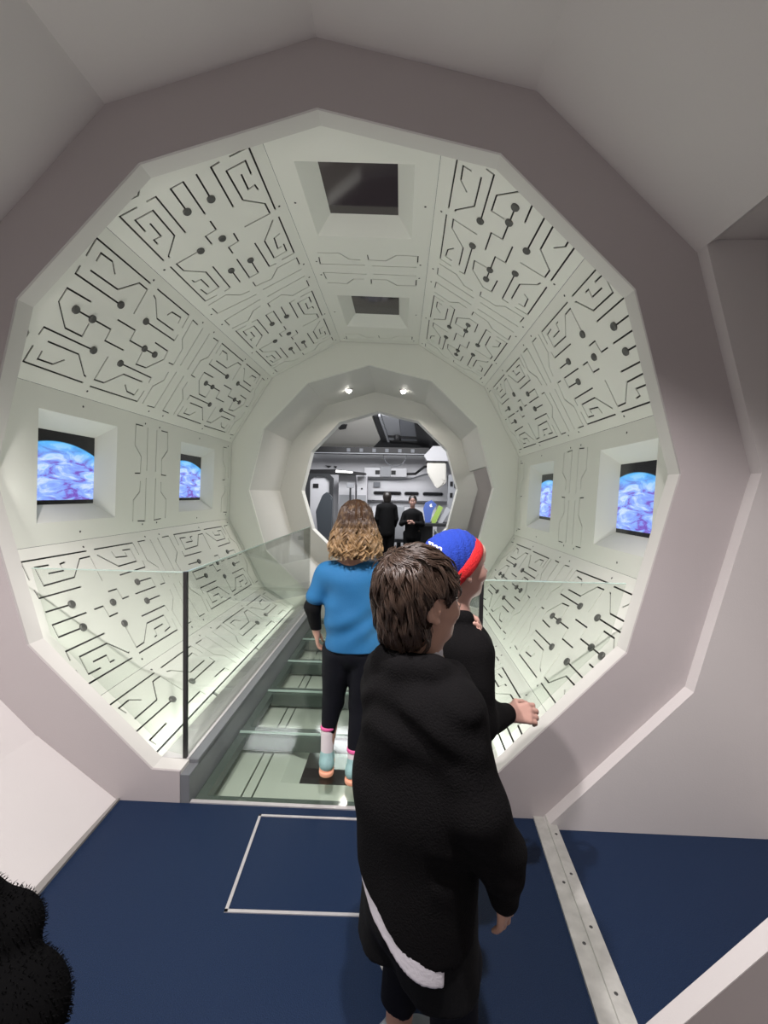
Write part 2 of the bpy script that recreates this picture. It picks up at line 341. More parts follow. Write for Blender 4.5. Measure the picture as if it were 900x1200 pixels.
def clip_pl(pl, lo, hi, ax):
    """pieces of a polyline with lo <= p[ax] <= hi"""
    res, cur = [], []
    for a, b_ in zip(pl, pl[1:]):
        d = b_[ax]-a[ax]; t0, t1 = 0, 1
        if abs(d) < 1e-6:
            if not lo <= a[ax] <= hi:
                if len(cur) > 1: res.append(cur)
                cur = []; continue
        else:
            ta, tb = (lo-a[ax])/d, (hi-a[ax])/d
            if ta > tb: ta, tb = tb, ta
            t0, t1 = max(0, ta), min(1, tb)
            if t0 >= t1:
                if len(cur) > 1: res.append(cur)
                cur = []; continue
        pa = (a[0]+(b_[0]-a[0])*t0, a[1]+(b_[1]-a[1])*t0); pb = (a[0]+(b_[0]-a[0])*t1, a[1]+(b_[1]-a[1])*t1)
        if not cur or t0 > 0:
            if len(cur) > 1: res.append(cur)
            cur = [pa]
        cur.append(pb)
        if t1 < 1: res.append(cur); cur = []
    if len(cur) > 1: res.append(cur)
    return [r for r in res if sum((Vector(x)-Vector(y)).length for x, y in zip(r, r[1:])) > .02]
HWU = .4102
def build_panel(kind, vs, ulo, uhi):
    """returns (face mesh, backing mesh, knob list, screws)"""
    if kind == 'W': pls = PW+mir(PW); kn = []
    else:
        src, kn = (PT1, PK1) if kind == 'P1' else (PT2, PK2)
        st = [p for p in src if isstrip(p)]; main = [p for p in src if not isstrip(p)]
        pls = main+st+mir(st)
    lines = []
    for pl in pls:
        for a in clip_pl(pl, max(ulo, -HWU)+.02, min(uhi, HWU)-.02, 0):
            lines += clip_pl(a, vs+.02, V1-.02, 1)
    holes = [fat(l, .0046 if min(p[1] for p in l) < .94 and max(p[1] for p in l) > -.02 else .004) for l in lines]
    ul, uh = max(ulo, -HWU), min(uhi, HWU)
    outer = [(ul, vs), (uh, vs), (uh, V1), (ul, V1)]
    if kind == 'W': holes.append([(-.293, VC-.317), (-.293, VC+.317), (.293, VC+.317), (.293, VC-.317)])
    bm = bmesh.new(); holed(bm, outer, holes, lambda u, v, w_: (u, v, w_), .006)
    me = bpy.data.meshes.new('wall_panel')
    bm.to_mesh(me); bm.free()
    bm = bmesh.new()
    if kind == 'W':
        for a, b_, c_, d_ in [(ul+.012, uh-.012, vs+.004, VC-.335), (ul+.012, uh-.012, VC+.335, V1-.004), (ul+.012, -.31, VC-.335, VC+.335), (.31, uh-.012, VC-.335, VC+.335)]: box(bm, a, b_, c_, d_, -.022, -.018)
    else: box(bm, ul+.012, uh-.012, vs+.004, V1-.004, -.022, -.018)
    mb = bpy.data.meshes.new('backing_plate'); bm.to_mesh(mb); bm.free()
    kn = [k for k in kn if ul+.02 < k[0] < uh-.02]
    sc_ = [(u, v) for u in (-.368, .368) for v in (VC, 1.095, 2*VC-1.095)] if kind != 'W' else [(u, v) for u in (-.36, .36) for v in (VC, 1.095, 2*VC-1.095)]
    sc_ = [k for k in sc_ if ul+.01 < k[0] < uh-.01 and k[1] > vs+.02]
    return me, mb, kn, sc_
bm = bmesh.new(); disc(bm, (0, 0, .0), .0215, .012, 20); bmesh.ops.recalc_face_normals(bm, faces=bm.faces); MK = bpy.data.meshes.new('knob'); bm.to_mesh(MK); bm.free(); MK.materials.append(MATS['knob_grey'])
bm = bmesh.new(); disc(bm, (0, 0, .0), .0065, .002, 12); bmesh.ops.recalc_face_normals(bm, faces=bm.faces); MS = bpy.data.meshes.new('screw'); bm.to_mesh(MS); bm.free(); MS.materials.append(MATS['screw_dark'])
# screens
def screen_mat():
    m = bpy.data.materials.new('earth_screen'); m.use_nodes = True; nt = m.node_tree; N = nt.nodes; L = nt.links; b = N['Principled BSDF']
    b.inputs['Base Color'].default_value = (.01, .01, .012, 1); b.inputs['Roughness'].default_value = .25
    uv = N.new('ShaderNodeUVMap'); sx = N.new('ShaderNodeSeparateXYZ'); L.new(uv.outputs[0], sx.inputs[0])
    def mth(op, a, b_=None, clamp=False):
        n = N.new('ShaderNodeMath'); n.operation = op; n.use_clamp = clamp
        for i, q in enumerate((a, b_)):
            if q is None: continue
            if isinstance(q, (int, float)): n.inputs[i].default_value = q
            else: L.new(q, n.inputs[i])
        return n.outputs[0]
    # limb of the planet: y < .86 - .35*(x-.35)^2, dark band at the foot
    d = mth('SUBTRACT', sx.outputs[0], .38); lim = mth('SUBTRACT', .87, mth('MULTIPLY', mth('MULTIPLY', d, d), .38))
    edge = mth('SUBTRACT', lim, sx.outputs[1]); inside = mth('MULTIPLY', edge, 60, True)
    foot = mth('MULTIPLY', mth('SUBTRACT', sx.outputs[1], .055), 100, True)
    rim = mth('SUBTRACT', 1, mth('MULTIPLY', edge, 4.2, True))
    mp = N.new('ShaderNodeMapping'); mp.inputs['Scale'].default_value = (1.6, 4.2, 1); mp.inputs['Rotation'].default_value = (0, 0, .35); L.new(uv.outputs[0], mp.inputs[0])
    n1 = N.new('ShaderNodeTexNoise'); n1.inputs['Scale'].default_value = 1.5; n1.inputs['Detail'].default_value = 9; n1.inputs['Roughness'].default_value = .62; n1.inputs['Distortion'].default_value = .7; L.new(mp.outputs[0], n1.inputs['Vector'])
    cr_ = N.new('ShaderNodeValToRGB'); e = cr_.color_ramp.elements; e[0].position = .30; e[0].color = (.06, .04, .34, 1); e[1].position = .66; e[1].color = (.34, .62, 1, 1)
    for p_, c_ in ((.41, (.20, .10, .55, 1)), (.46, (.22, .34, .92, 1)), (.52, (.30, .48, 1, 1)), (.58, (.62, .74, 1, 1))): q = e.new(p_); q.color = c_
    L.new(n1.outputs['Fac'], cr_.inputs[0])
    mx = N.new('ShaderNodeMix'); mx.data_type = 'RGBA'; mx.inputs[7].default_value = (.05, .50, .95, 1); L.new(cr_.outputs[0], mx.inputs[6]); L.new(mth('MULTIPLY', rim, .8), mx.inputs[0])
    L.new(mx.outputs[2], b.inputs['Emission Color']); L.new(mth('MULTIPLY', mth('MULTIPLY', inside, foot), 1.05), b.inputs['Emission Strength'])
    MATS['earth_screen'] = m
screen_mat()
mat('dark_screen', (.030, .020, .024), .08, spec=.8)
mat('recess_white', (.74, .75, .70), .5)
def quad_uv(name, pts, uvs, m, parent):
    me = bpy.data.meshes.new(name); me.from_pydata(pts, [], [(0, 1, 2, 3)]); l = me.uv_layers.new(name='UVMap')
    for i in range(4): l.data[i].uv = uvs[i]
    return link(name, me, m, parent)
CACHE = {}
def facet_matrix(c, far):
    a = math.radians(c)+RI; n = Vector((math.cos(a), 0, math.sin(a))); t = Vector((-math.sin(a), 0, math.cos(a)))
    org = Vector((OX, 0, OZ))+n*AP
    sv = 1.1*(1.0735 if far else 1)
    yo = 2.3678-.463*sv if far else .20824
    m = Matrix((t*1.1, Vector((0, sv, 0)), -n)).transposed().to_4x4(); m.translation = org+Vector((0, yo, 0)); return m
def local_at(c, far, u, v):
    return facet_matrix(c, far) @ Vector((u, v, 0))
def place(kind, c, far, label, ulo=-1, uhi=1, dark=False, group=None):
    vs = V0 if far else -.097
    key = (kind, far, ulo, uhi)
    if key not in CACHE:
        me, mb, kn, sc_ = build_panel(kind, vs, ulo, uhi); me.materials.append(MATS['lining_white']); mb.materials.append(MATS['slot_dark'])
        CACHE[key] = (me, mb, kn, sc_)
    me, mb, kn, sc_ = CACHE[key]
    o = bpy.data.objects.new('screen_panel' if kind == 'W' else 'lining_panel', me); C.objects.link(o); o.matrix_world = facet_matrix(c, far)
    tag(o, label, 'wall panel', 'recessed screen panels of the tunnel lining' if kind == 'W' else 'grooved panels of the tunnel lining')
    bk = bpy.data.objects.new('backing_plate', mb); C.objects.link(bk); bk.parent = o
    for u, v in kn: k = bpy.data.objects.new('knob', MK); C.objects.link(k); k.parent = o; k.location = (u, v, 0)
    for u, v in sc_: k = bpy.data.objects.new('screw', MS); C.objects.link(k); k.parent = o; k.location = (u, v, 0)
    if kind == 'W':
        bm = bmesh.new(); hu, hv, iu, iv, dp = .293, .317, .205, .240, .105
        f = [(-hu, -hv), (hu, -hv), (hu, hv), (-hu, hv)]; g = [(-iu, -iv), (iu, -iv), (iu, iv), (-iu, iv)]
        A_ = [bm.verts.new((u, VC+v, 0)) for u, v in f]; B_ = [bm.verts.new((u, VC+v, -dp)) for u, v in g]
        C_ = [bm.verts.new((u*1.04, VC+v*1.04, -.004)) for u, v in f]; D_ = [bm.verts.new((u*1.06, VC+v*1.06, -dp-.004)) for u, v in g]
        for i in range(4):
            j = (i+1) % 4; bm.faces.new((A_[i], A_[j], B_[j], B_[i])); bm.faces.new((C_[i], C_[j], D_[j], D_[i]))
            bm.faces.new((A_[i], A_[j], C_[j], C_[i])); bm.faces.new((B_[i], B_[j], D_[j], D_[i]))
        obj('window_recess', bm, 'recess_white', o)
        upsign = 1 if math.cos(math.radians(c)) > .5 else -1
        pts = [(u, VC+v, -dp+.001) for u, v in g]
        uvs = [(((v/iv)+1)/2, ((u*upsign/iu)+1)/2) for u, v in g]
        if upsign > 0 and not dark: uvs = [(1-a*.999, b_) for a, b_ in uvs]
        s = quad_uv('screen', pts, uvs, 'dark_screen' if dark else 'earth_screen', o)
        bm = bmesh.new(); box(bm, -iu*1.02, iu*1.02, VC-iv*1.02, VC+iv*1.02, -dp-.035, -dp-.001); obj('screen_housing', bm, 'black_frame', o)
    return o
N_, F_ = ' in the near row', ' in the far row'
for far in (False, True):
    w_ = F_ if far else N_
    place('W', 90, far, 'white ceiling panel with dark recessed window overhead'+w_, dark=True)
    place('P2', 120, far, 'white grooved panel left of the ceiling window'+w_)
    place('P1', 150, far, 'white grooved panel above the left wall screen'+w_)
    place('W', 180, far, 'white wall panel with recessed planet screen on the left'+w_)
    place('P2', 210, far, 'white grooved panel below the left wall screen'+w_)
    place('P1', 240, far, 'low grooved panel at the left wall foot beside the kerb'+w_, uhi=-.015)
    place('P1', 60, far, 'white grooved panel right of the ceiling window'+w_)
    place('P2', 30, far, 'white grooved panel above the right wall screen'+w_)
    place('W', 0, far, 'white wall panel with recessed planet screen on the right'+w_)
    place('P1', 330, far, 'white grooved panel below the right wall screen'+w_)
    place('P2', 300, far, 'low grooved panel at the right wall foot beside the kerb'+w_, ulo=.04)
    # pit panel below the glass floor
    y0, y1 = ((.11, 1.508) if not far else (1.518, 3.21))
    cyy = .7175 if not far else 2.368
    bm = bmesh.new(); sl = []
    for x in (-.50, -.44, .50, .56): sl.append(fat([(x+.05, y0+.10), (x+.05, cyy-.02)], .005)); sl.append(fat([(x+.05, cyy+.06), (x+.05, y1-.10)], .005))
    hl = [(-.27, cyy-.32), (-.27, cyy+.32), (.37, cyy+.32), (.37, cyy-.32)]
    holed(bm, [(-.60, y0), (.71, y0), (.71, y1), (-.60, y1)], sl+[hl], lambda u, v, w2: (u, v, -.145+w2), .01)
    o = obj('pit_panel', bm, 'lining_white'); tag(o, 'white panel with dark window seen below the glass floor'+w_, 'floor panel', 'white panels below the glass floor')
    bm = bmesh.new(); box(bm, -.60, -.29, y0, y1, -.17, -.16); box(bm, .39, .71, y0, y1, -.17, -.16); obj('backing_plate', bm, 'slot_dark', o)
    bm = bmesh.new()
    A_ = [bm.verts.new((x, y, -.146)) for x, y in hl]; B_ = [bm.verts.new((.05+(x-.05)*.72, cyy+(y-cyy)*.76, -.20)) for x, y in hl]
    for i in range(4): bm.faces.new((A_[i], A_[(i+1) % 4], B_[(i+1) % 4], B_[i]))
    obj('window_recess', bm, 'recess_white', o)
    bm = bmesh.new(); box(bm, -.19, .29, cyy-.25, cyy+.25, -.23, -.20); obj('screen', bm, 'dark_screen', o)

# bright ledges between the low panels and the kerbs
for s, c, lab in ((-1, 240, 'left'), (1, 300, 'right')):
    for y0, y1, ww in ((.11, .90, 'nearest the portal'), (.93, 1.80, 'beside the middle of the walkway'), (1.83, 3.20, 'towards the far ring')):
        bm = bmesh.new(); mtx = facet_matrix(c, False); mi = mtx.inverted()
        us = (-.008, .165) if s < 0 else (-.055, .033)
        va, vb = (y0-.20824)/1.1, (y1-.20824)/1.1
        box(bm, us[0], us[1], va, vb, -.034, -.022)
        box(bm, us[0] if s > 0 else us[0]+.03, us[1] if s < 0 else us[1]-.03, vb-.012, vb, -.022, -.006)
        for v in bm.verts: v.co = mtx @ v.co
        o = obj('ledge_panel', bm, 'lining_white'); tag(o, 'smooth bright ledge strip beside the '+lab+' kerb, '+ww, 'ledge', 'smooth ledge strips beside the kerbs')
    # lamp strip under the kerb cap
    x = -.70 if s < 0 else .81
    bm = bmesh.new(); box(bm, min(x, x-s*-.004), max(x, x-s*-.004), .15, 3.15, .112, .1245)
    o = obj('light_strip', bm, 'strip_lamp'); tag(o, 'glowing light strip along the outer edge of the '+lab+' kerb', 'light')

# ---------- far ring, vestibule and opening ----------
bm = bmesh.new()
Y0 = 3.234
inn = poly(1.38, .0262, HC[0]-.02, HC[1], ALL); outr = poly(1.86, RI, OX, OZ, [a+15 for a in ALL])
inn = clip_z(inn, -.0)
bm = bmesh.new()
holed(bm, [(p[0], p[1]) for p in clip_z(outr, -.2)], [clip_z(poly(1.448, .0262, .0186, 1.559, ALL), .17)], lambda u, v, w_: (u, Y0-w_, v), .04)
struct('wall_far', bm, 'lining_white')
bm = bmesh.new(); box(bm, -1.5, 2.6, 3.215, 4.66, -.06, .0); struct('floor_far', bm, 'floor_blue')
# far vestibule tube: closed on the left and overhead, open to a side passage on the right
bm = bmesh.new(); r_ = 1.448; angs = [30, 60, 90, 120, 150, 180, 210, 240]
shell(bm, r_, .0262, .0186, 1.559, angs, Y0+.04, 4.63, .05)
q = poly(r_, .0262, .0186, 1.559, [-60, -30, 0, 30]); q2 = poly(r_+.05, .0262, .0186, 1.559, [-60, -30, 0, 30])
# short stubs beside the opening and the lintel above it
shell(bm, r_, .0262, .0186, 1.559, [-60, -30, 0, 30], Y0+.04, 3.36, .05)
prism_y(bm, clip_z([q[2], q[3], q2[3], q2[2]], 1.559+.30), 3.36, 4.63)
struct('wall_vestibule', bm, 'far_paint')
# inner opening ring with a deep bright rim
bm = bmesh.new()
ho = clip_z(poly(1.165, .0262, .06, 1.560, ALL), .0)
holed(bm, clip_z(poly(1.50, .0262, .0186, 1.559, ALL), -.2), [clip_z(poly(1.165, .0262, .06, 1.560, ALL), .10)], lambda u, v, w_: (u, 4.63-w_, v), .02)
struct('wall_inner', bm, 'far_paint')
bm = bmesh.new(); shell(bm, 1.165, .0262, .06, 1.560, [-60, -30, 0, 30, 60, 90, 120, 150, 180, 210, 240], 4.652, 4.86, .03, .02); struct('trim_5', bm, 'lining_white')
# side passage off the far vestibule
bm = bmesh.new(); box(bm, 1.36, 2.6, 4.66, 4.70, 0, 2.6); struct('wall_far_passage', bm, 'passage_paint')
bm = bmesh.new(); box(bm, 2.5, 2.6, 3.25, 4.655, 0, 2.6); struct('wall_far_passage_end', bm, 'passage_paint')
bm = bmesh.new(); box(bm, 1.49, 2.6, 3.25, 4.63, 2.5, 2.6); struct('ceiling_far_passage', bm, 'passage_paint')
# two recessed downlights in the far vestibule ceiling
for x, side in ((-.36, 'left'), (.40, 'right')):
    a = math.atan2(2.95-1.559, x-.0186)
    z = 1.559+1.448*math.cos(math.radians(15))/math.cos(((math.degrees(a)-1.5) % 30-15)*PI/180)*math.sin(a)
    k = 1.448*math.cos(math.radians(15))/math.cos(((math.degrees(a)-1.5) % 30-15)*PI/180)
    px_, pz_ = .0186+k*math.cos(a), 1.559+k*math.sin(a)
    o = empty('downlight', (px_, 4.07, pz_-.004), 'small glowing downlight in the far vestibule ceiling, '+side+' of the pair', 'light', group='downlights of the far vestibule')
    bm = bmesh.new(); tube(bm, [(0, 0, .01), (0, 0, -.008)], .05, 20); obj('light_rim', bm, 'alu', o)
    bm = bmesh.new(); bmesh.ops.create_uvsphere(bm, u_segments=16, v_segments=8, radius=.034); bmesh.ops.translate(bm, verts=bm.verts, vec=(0, 0, -.012)); obj('lamp', bm, 'downlight_lamp', o)

# ================= FLIGHT ROOM BEYOND THE INNER OPENING =================
mat('hull_white', (.70, .70, .72), .45, bump=.03, bscale=40, var=.05, vscale=2)
mat('hull_warm', (.70, .68, .62), .5, var=.04, vscale=2)
mat('room_dark', (.035, .037, .04), .5)
mat('room_black', (.012, .012, .013), .45)
mat('room_grey', (.20, .21, .23), .5)
mat('mid_grey', (.38, .39, .41), .5)
mat('window_black', (.01, .011, .013), .1)
mat('lamp_white', (1, 1, 1), .5, emit=(1, .98, .96), estr=3)
mat('cloth_blue', (.05, .10, .35), .7)
mat('cloth_green', (.28, .42, .08), .7)
mat('paper_white', (.8, .8, .82), .6)
mat('smoky_glass', (.07, .08, .09), .12)
bm = bmesh.new(); box(bm, -2.7, 2.7, 4.9, 9.3, -.06, 0); struct('floor_room', bm, 'room_dark')
bm = bmesh.new(); box(bm, -2.7, 2.7, 9.2, 9.3, 0, 3.0); struct('wall_room_back', bm, 'hull_white')
bm = bmesh.new(); box(bm, -2.7, -2.6, 4.9, 9.2, 0, 4.3); struct('wall_room_left', bm, 'mid_grey')
bm = bmesh.new(); box(bm, 2.6, 2.7, 4.9, 9.2, 0, 4.3); struct('wall_room_right', bm, 'mid_grey')
bm = bmesh.new(); prism(bm, [(9.25, 2.50), (4.9, 4.15), (4.9, 4.25), (9.25, 2.60)], lambda p, s: (2.7 if s else -2.7, p[0], p[1])); struct('ceiling_room', bm, 'room_dark')
bm = bmesh.new()
holed(bm, [(-2.7, 0), (2.7, 0), (2.7, 4.2), (-2.7, 4.2)], [clip_z(poly(1.20, .0262, .06, 1.56, ALL), .012)], lambda u, v, w_: (u, 4.89-w_, v), .02); struct('wall_room_front', bm, 'mid_grey')
SL = -.38
def slab(bm, pts, th):
    """polygon lying on the sloping roof plane, with thickness upward"""
    prism(bm, [(p[0], p[1], p[2]) for p in pts], lambda p, s: (p[0], p[1]-(th*.35 if s else 0), p[2]+(th if s else 0)))
# big white roof panel with a black vent
bm = bmesh.new(); slab(bm, [(-1.557, 8.66, 2.597), (-.981, 7.72, 2.955), (-.268, 7.25, 3.133), (-.102, 8.276, 2.743), (-.287, 8.647, 2.602)], .06)
o = obj('roof_panel', bm, 'hull_warm'); tag(o, 'large pale sloping roof panel with clipped corner above the flight room', 'ceiling panel')
bm = bmesh.new(); slab(bm, [(-1.025, 7.757, 2.93), (-.913, 7.645, 2.973), (-.797, 7.656, 2.969), (-.848, 7.827, 2.904), (-.988, 7.868, 2.888)], .02)
v = obj('vent', bm, 'room_black', o)
# roof window frame: struts, cross bars, skylight panes
bm = bmesh.new(); slab(bm, [(-.216, 7.314, 3.10), (-.125, 7.32, 3.10), (.045, 8.39, 2.69), (-.086, 8.40, 2.69)], .10)
o = obj('roof_frame', bm, 'room_black'); tag(o, 'black framework around the grey roof window of the flight room', 'roof frame')
bm = bmesh.new(); slab(bm, [(-.115, 7.325, 3.10), (-.075, 7.33, 3.10), (.101, 8.394, 2.695), (.055, 8.395, 2.695)], .07); obj('side_rail', bm, 'mid_grey', o)
bm = bmesh.new(); slab(bm, [(.64, 7.57, 3.01), (1.15, 8.28, 2.745), (1.0, 8.80, 2.55), (.745, 8.47, 2.665)], .10); obj('corner_plate', bm, 'room_black', o)
bm = bmesh.new(); slab(bm, [(.075, 8.12, 2.80), (.76, 8.19, 2.775), (.77, 8.25, 2.75), (.08, 8.18, 2.775)], .05); slab(bm, [(.10, 8.34, 2.715), (.80, 8.40, 2.69), (.81, 8.50, 2.655), (.11, 8.45, 2.675)], .06); obj('cross_bar', bm, 'room_black', o)
bm = bmesh.new(); tube(bm, [(.27, 8.12, 2.80), (.27, 8.10, 2.72)], .085, 14, .05); obj('lamp_housing', bm, 'room_black', o)
bm = bmesh.new(); slab(bm, [(-.05, 7.30, 3.13), (.31, 7.42, 3.085), (.36, 8.2, 2.79), (.11, 8.40, 2.71)], .03); obj('roof_pane', bm, 'mid_grey', o)
bm = bmesh.new(); slab(bm, [(.325, 7.42, 3.085), (.66, 7.52, 3.05), (.77, 8.45, 2.70), (.37, 8.40, 2.71)], .03); obj('roof_pane', bm, 'room_grey', o)
# long dark beam with trusses
bm = bmesh.new(); box(bm, -1.95, 1.02, 8.50, 8.64, 2.415, 2.585)
o = obj('roof_beam', bm, 'room_black'); tag(o, 'long black beam across the flight room under the roof panel', 'beam')
bm = bmesh.new(); box(bm, -1.95, 1.0, 8.48, 8.50, 2.425, 2.445); obj('grey_lip', bm, 'mid_grey', o)
for k in range(6):
    bm = bmesh.new(); box(bm, -.9+k*.30, -.82+k*.30, 8.485, 8.50, 2.47, 2.55); obj('bracket', bm, 'room_grey', o)
# curved right hull and pod
bm = bmesh.new()
prism(bm, [(.90, 2.40), (1.10, 2.62), (2.3, 2.62), (2.3, 2.28), (1.42, 2.28), (.98, 2.28)], lambda p, s: (p[0], 8.68 if s else 8.40-.1*(p[0]-.9), p[1]))
o = obj('hull_corner', bm, 'hull_white'); tag(o, 'white curved hull corner right of the roof window', 'hull panel')
bm = bmesh.new(); prism(bm, [(.945, 2.215), (1.37, 2.216), (1.385, 1.78), (1.20, 1.63), (1.13, 1.70), (.955, 1.99)], lambda p, s: (p[0]+(.04 if s else 0), 8.35 if s else 7.95, p[1]))
bmesh.ops.bevel(bm, geom=[e for e in bm.edges if e.calc_length() > .2], offset=.02, segments=2, affect='EDGES')
o = obj('storage_pod', bm, 'hull_warm'); tag(o, 'cream wedge-shaped storage pod hanging at the right of the flight room', 'pod')
bm = bmesh.new(); box(bm, .94, 1.40, 7.93, 8.36, 2.22, 2.25); obj('pod_lid', bm, 'room_black', o)
# equipment box with two dark squares
o = empty('equipment_box', (0, 9.15, 1.92), 'white wall box with grey middle and two dark squares high on the hull', 'wall box')
bm = bmesh.new(); box(bm, -.52, -.13, -.20, .04, -.01, .21, .02); obj('housing', bm, 'hull_white', o)
bm = bmesh.new(); box(bm, .13, .52, -.20, .04, 0, .205, .02); obj('housing', bm, 'hull_white', o)
bm = bmesh.new(); box(bm, -.128, .128, -.16, .04, 0, .25, .01); obj('centre_unit', bm, 'mid_grey', o)
for x0, x1 in ((-.25, -.14), (.14, .25)):
    bm = bmesh.new(); box(bm, x0, x1, -.207, -.201, .05, .15); obj('dark_square', bm, 'room_black', o)
bm = bmesh.new(); tube(bm, [(.52, 8.95, 1.99), (.73, 8.92, 2.0), (.84, 8.85, 2.09), (.93, 8.6, 2.15), (1.0, 8.46, 2.15), (1.1, 8.38, 2.10)], .032, 8); o = obj('hose', bm, 'room_black'); tag(o, 'thick black hose running from the wall box up to the pod', 'hose')
bm = bmesh.new(); tube(bm, [(-.44, 9.195, 1.85), (.17, 9.19, 1.84), (.62, 9.19, 1.885), (.95, 9.16, 2.0), (1.3, 9.185, 2.06)], .012, 8); o = obj('cable', bm, 'room_grey'); tag(o, 'thin grey cable sagging below the wall box along the hull', 'cable')
arc = [(.23+.27*math.cos(t), 8.58, 2.43+.28*math.sin(t)) for t in [PI*1.02+k*PI*.96/10 for k in range(11)]]
bm = bmesh.new(); tube(bm, arc, .008, 6); o = obj('cable', bm, 'room_grey'); tag(o, 'thin wire loop drooping from the black beam', 'cable')
# hull ribs and slot windows
bm = bmesh.new(); box(bm, -.45, 1.9, 9.02, 9.195, 1.345, 1.63)
o = obj('window_band', bm, 'hull_white'); tag(o, 'white raised hull band holding a row of slot windows', 'window band')
for x0, x1 in ((-.29, .40), (.47, .83), (.92, 1.42)):
    bm = bmesh.new(); n = 6; r = .047; zc_ = 1.515
    pts = [(x0+r+r*math.cos(t), zc_+r*math.sin(t)) for t in [PI/2+PI*k/n for k in range(n+1)]]+[(x1-r+r*math.cos(t), zc_+r*math.sin(t)) for t in [-PI/2+PI*k/n for k in range(n+1)]]
    prism_y(bm, pts, 9.005, 9.03); obj('slot_window', bm, 'window_black', o)
    bm = bmesh.new(); tube(bm, [(p[0], 9.008, p[1]) for p in pts+pts[:1]], .008, 6); obj('window_rim', bm, 'mid_grey', o)
bm = bmesh.new(); box(bm, -.135, -.30, 9.1, 9.195, 1.67, 1.785); o = obj('control_plate', bm, 'room_grey'); tag(o, 'small grey control plate on the hull below the wall box', 'control panel')
bm = bmesh.new(); tube(bm, [(-.36, 8.85, 1.31), (.3, 8.85, 1.302), (1.05, 8.85, 1.29)], .022, 8); o = obj('handrail', bm, 'room_black'); tag(o, 'straight black handrail below the slot windows', 'handrail')
for x in (-.25, .9):
    bm = bmesh.new(); tube(bm, [(x, 8.85, 1.305), (x, 9.19, 1.305)], .012, 6); obj('rail_bracket', bm, 'room_black', o)
# lower worktop under the windows
bm = bmesh.new(); prism(bm, [(9.19, 1.20), (8.95, 1.20), (8.55, .98), (8.55, .0), (9.19, .0)], lambda p, s: (1.25 if s else -.30, p[0], p[1]))
o = obj('console_bench', bm, 'hull_white'); tag(o, 'pale sloping console bench under the slot windows', 'console')
for k in range(4):
    bm = bmesh.new(); box(bm, -.2+k*.36, .06+k*.36, 8.535, 8.548, .55, .90); obj('panel_door', bm, 'mid_grey', o)
# door on the left
o = empty('hatch_door', (-1.44, 8.0, .0), 'dark framed rounded door with pale pane at the left of the flight room', 'door')
def rrect(x0, x1, z0, z1, c): return [(x0, z0+c), (x0+c, z0), (x1-c, z0), (x1, z0+c), (x1, z1-c), (x1-c, z1), (x0+c, z1), (x0, z1-c)]
bm = bmesh.new(); holed(bm, rrect(-.32, .30, .0, 1.93, .10)[::1], [rrect(-.22, .22, .12, 1.86, .09)], lambda u, v, w_: (u, -w_, v), .10); obj('door_frame', bm, 'room_dark', o)
bm = bmesh.new(); prism_y(bm, rrect(-.22, .22, .12, 1.86, .09), .05, .08); obj('door_panel', bm, 'hull_white', o)
bm = bmesh.new(); box(bm, -.155, -.035, .03, .049, 1.61, 1.70); obj('door_sign', bm, 'room_black', o)
# glossy dark seat in front of the door
o = empty('crew_seat', (-1.27, 7.5, 0), 'smoky grey high-backed seat in front of the rounded door', 'chair')
bm = bmesh.new(); prism(bm, [(-.10, .55), (.18, .55), (.20, 1.40), (.08, 1.52), (-.02, 1.45), (-.16, 1.10)], lambda p, s: (p[0], .12 if s else 0, p[1])); bmesh.ops.bevel(bm, geom=bm.edges[:], offset=.015, segments=2, affect='EDGES'); obj('backrest', bm, 'smoky_glass', o)
bm = bmesh.new(); box(bm, -.24, .22, -.40, .05, .47, .57, .03); obj('seat', bm, 'room_dark', o)
bm = bmesh.new(); tube(bm, [(0, -.15, 0), (0, -.15, .47)], .05, 12); obj('pedestal', bm, 'mid_grey', o)
# light bar
bm = bmesh.new(); prism(bm, [(-1.74, 1.93), (-1.13, 1.93), (-.44, 1.93), (-.44, 1.975), (-1.13, 2.045), (-1.74, 2.03)], lambda p, s: (p[0], 8.62 if s else 8.3, p[1]))
o = obj('light_bar', bm, 'room_black'); tag(o, 'black ledge bar with a short lit strip above the left door', 'light')
bm = bmesh.new(); prism(bm, [(-1.12, 1.975), (-.735, 1.965), (-.735, 1.995), (-1.12, 2.025)], lambda p, s: (p[0], 8.298 if s else 8.28, p[1])); obj('lit_strip', bm, 'lamp_white', o)
for x0, z0 in ((-1.52, 2.12), (-1.30, 2.11)):
    bm = bmesh.new(); prism_y(bm, [(x0, z0+.06), (x0+.16*(1 if x0 < -1.4 else .5), z0+.05), (x0+.09*(1 if x0 < -1.4 else .5), z0)], 9.15, 9.199)
    o = obj('hull_grip', bm, 'room_black'); tag(o, 'small black wedge grip on the hull above the door'+(', the larger one' if x0 < -1.4 else ', the smaller one'), 'grip')
# locker panels
bm = bmesh.new(); box(bm, -1.10, -.70, 8.62, 8.9, .0, 1.93, .01); o = obj('locker', bm, 'hull_white'); tag(o, 'tall pale locker right of the rounded door', 'locker')
bm = bmesh.new(); box(bm, -1.08, -.72, 8.60, 8.618, .05, 1.46); obj('lower_door', bm, 'mid_grey', o)
bm = bmesh.new(); box(bm, -.66, -.42, 8.60, 8.9, .0, 1.90, .01); o = obj('locker', bm, 'hull_white'); tag(o, 'narrow pale locker beside the handrail end', 'locker')
bm = bmesh.new(); box(bm, -.56, -.52, 8.58, 8.598, 1.60, 1.63); obj('latch', bm, 'room_dark', o)
bm = bmesh.new(); box(bm, -.64, -.44, 8.58, 8.598, .1, 1.46); obj('lower_door', bm, 'mid_grey', o)
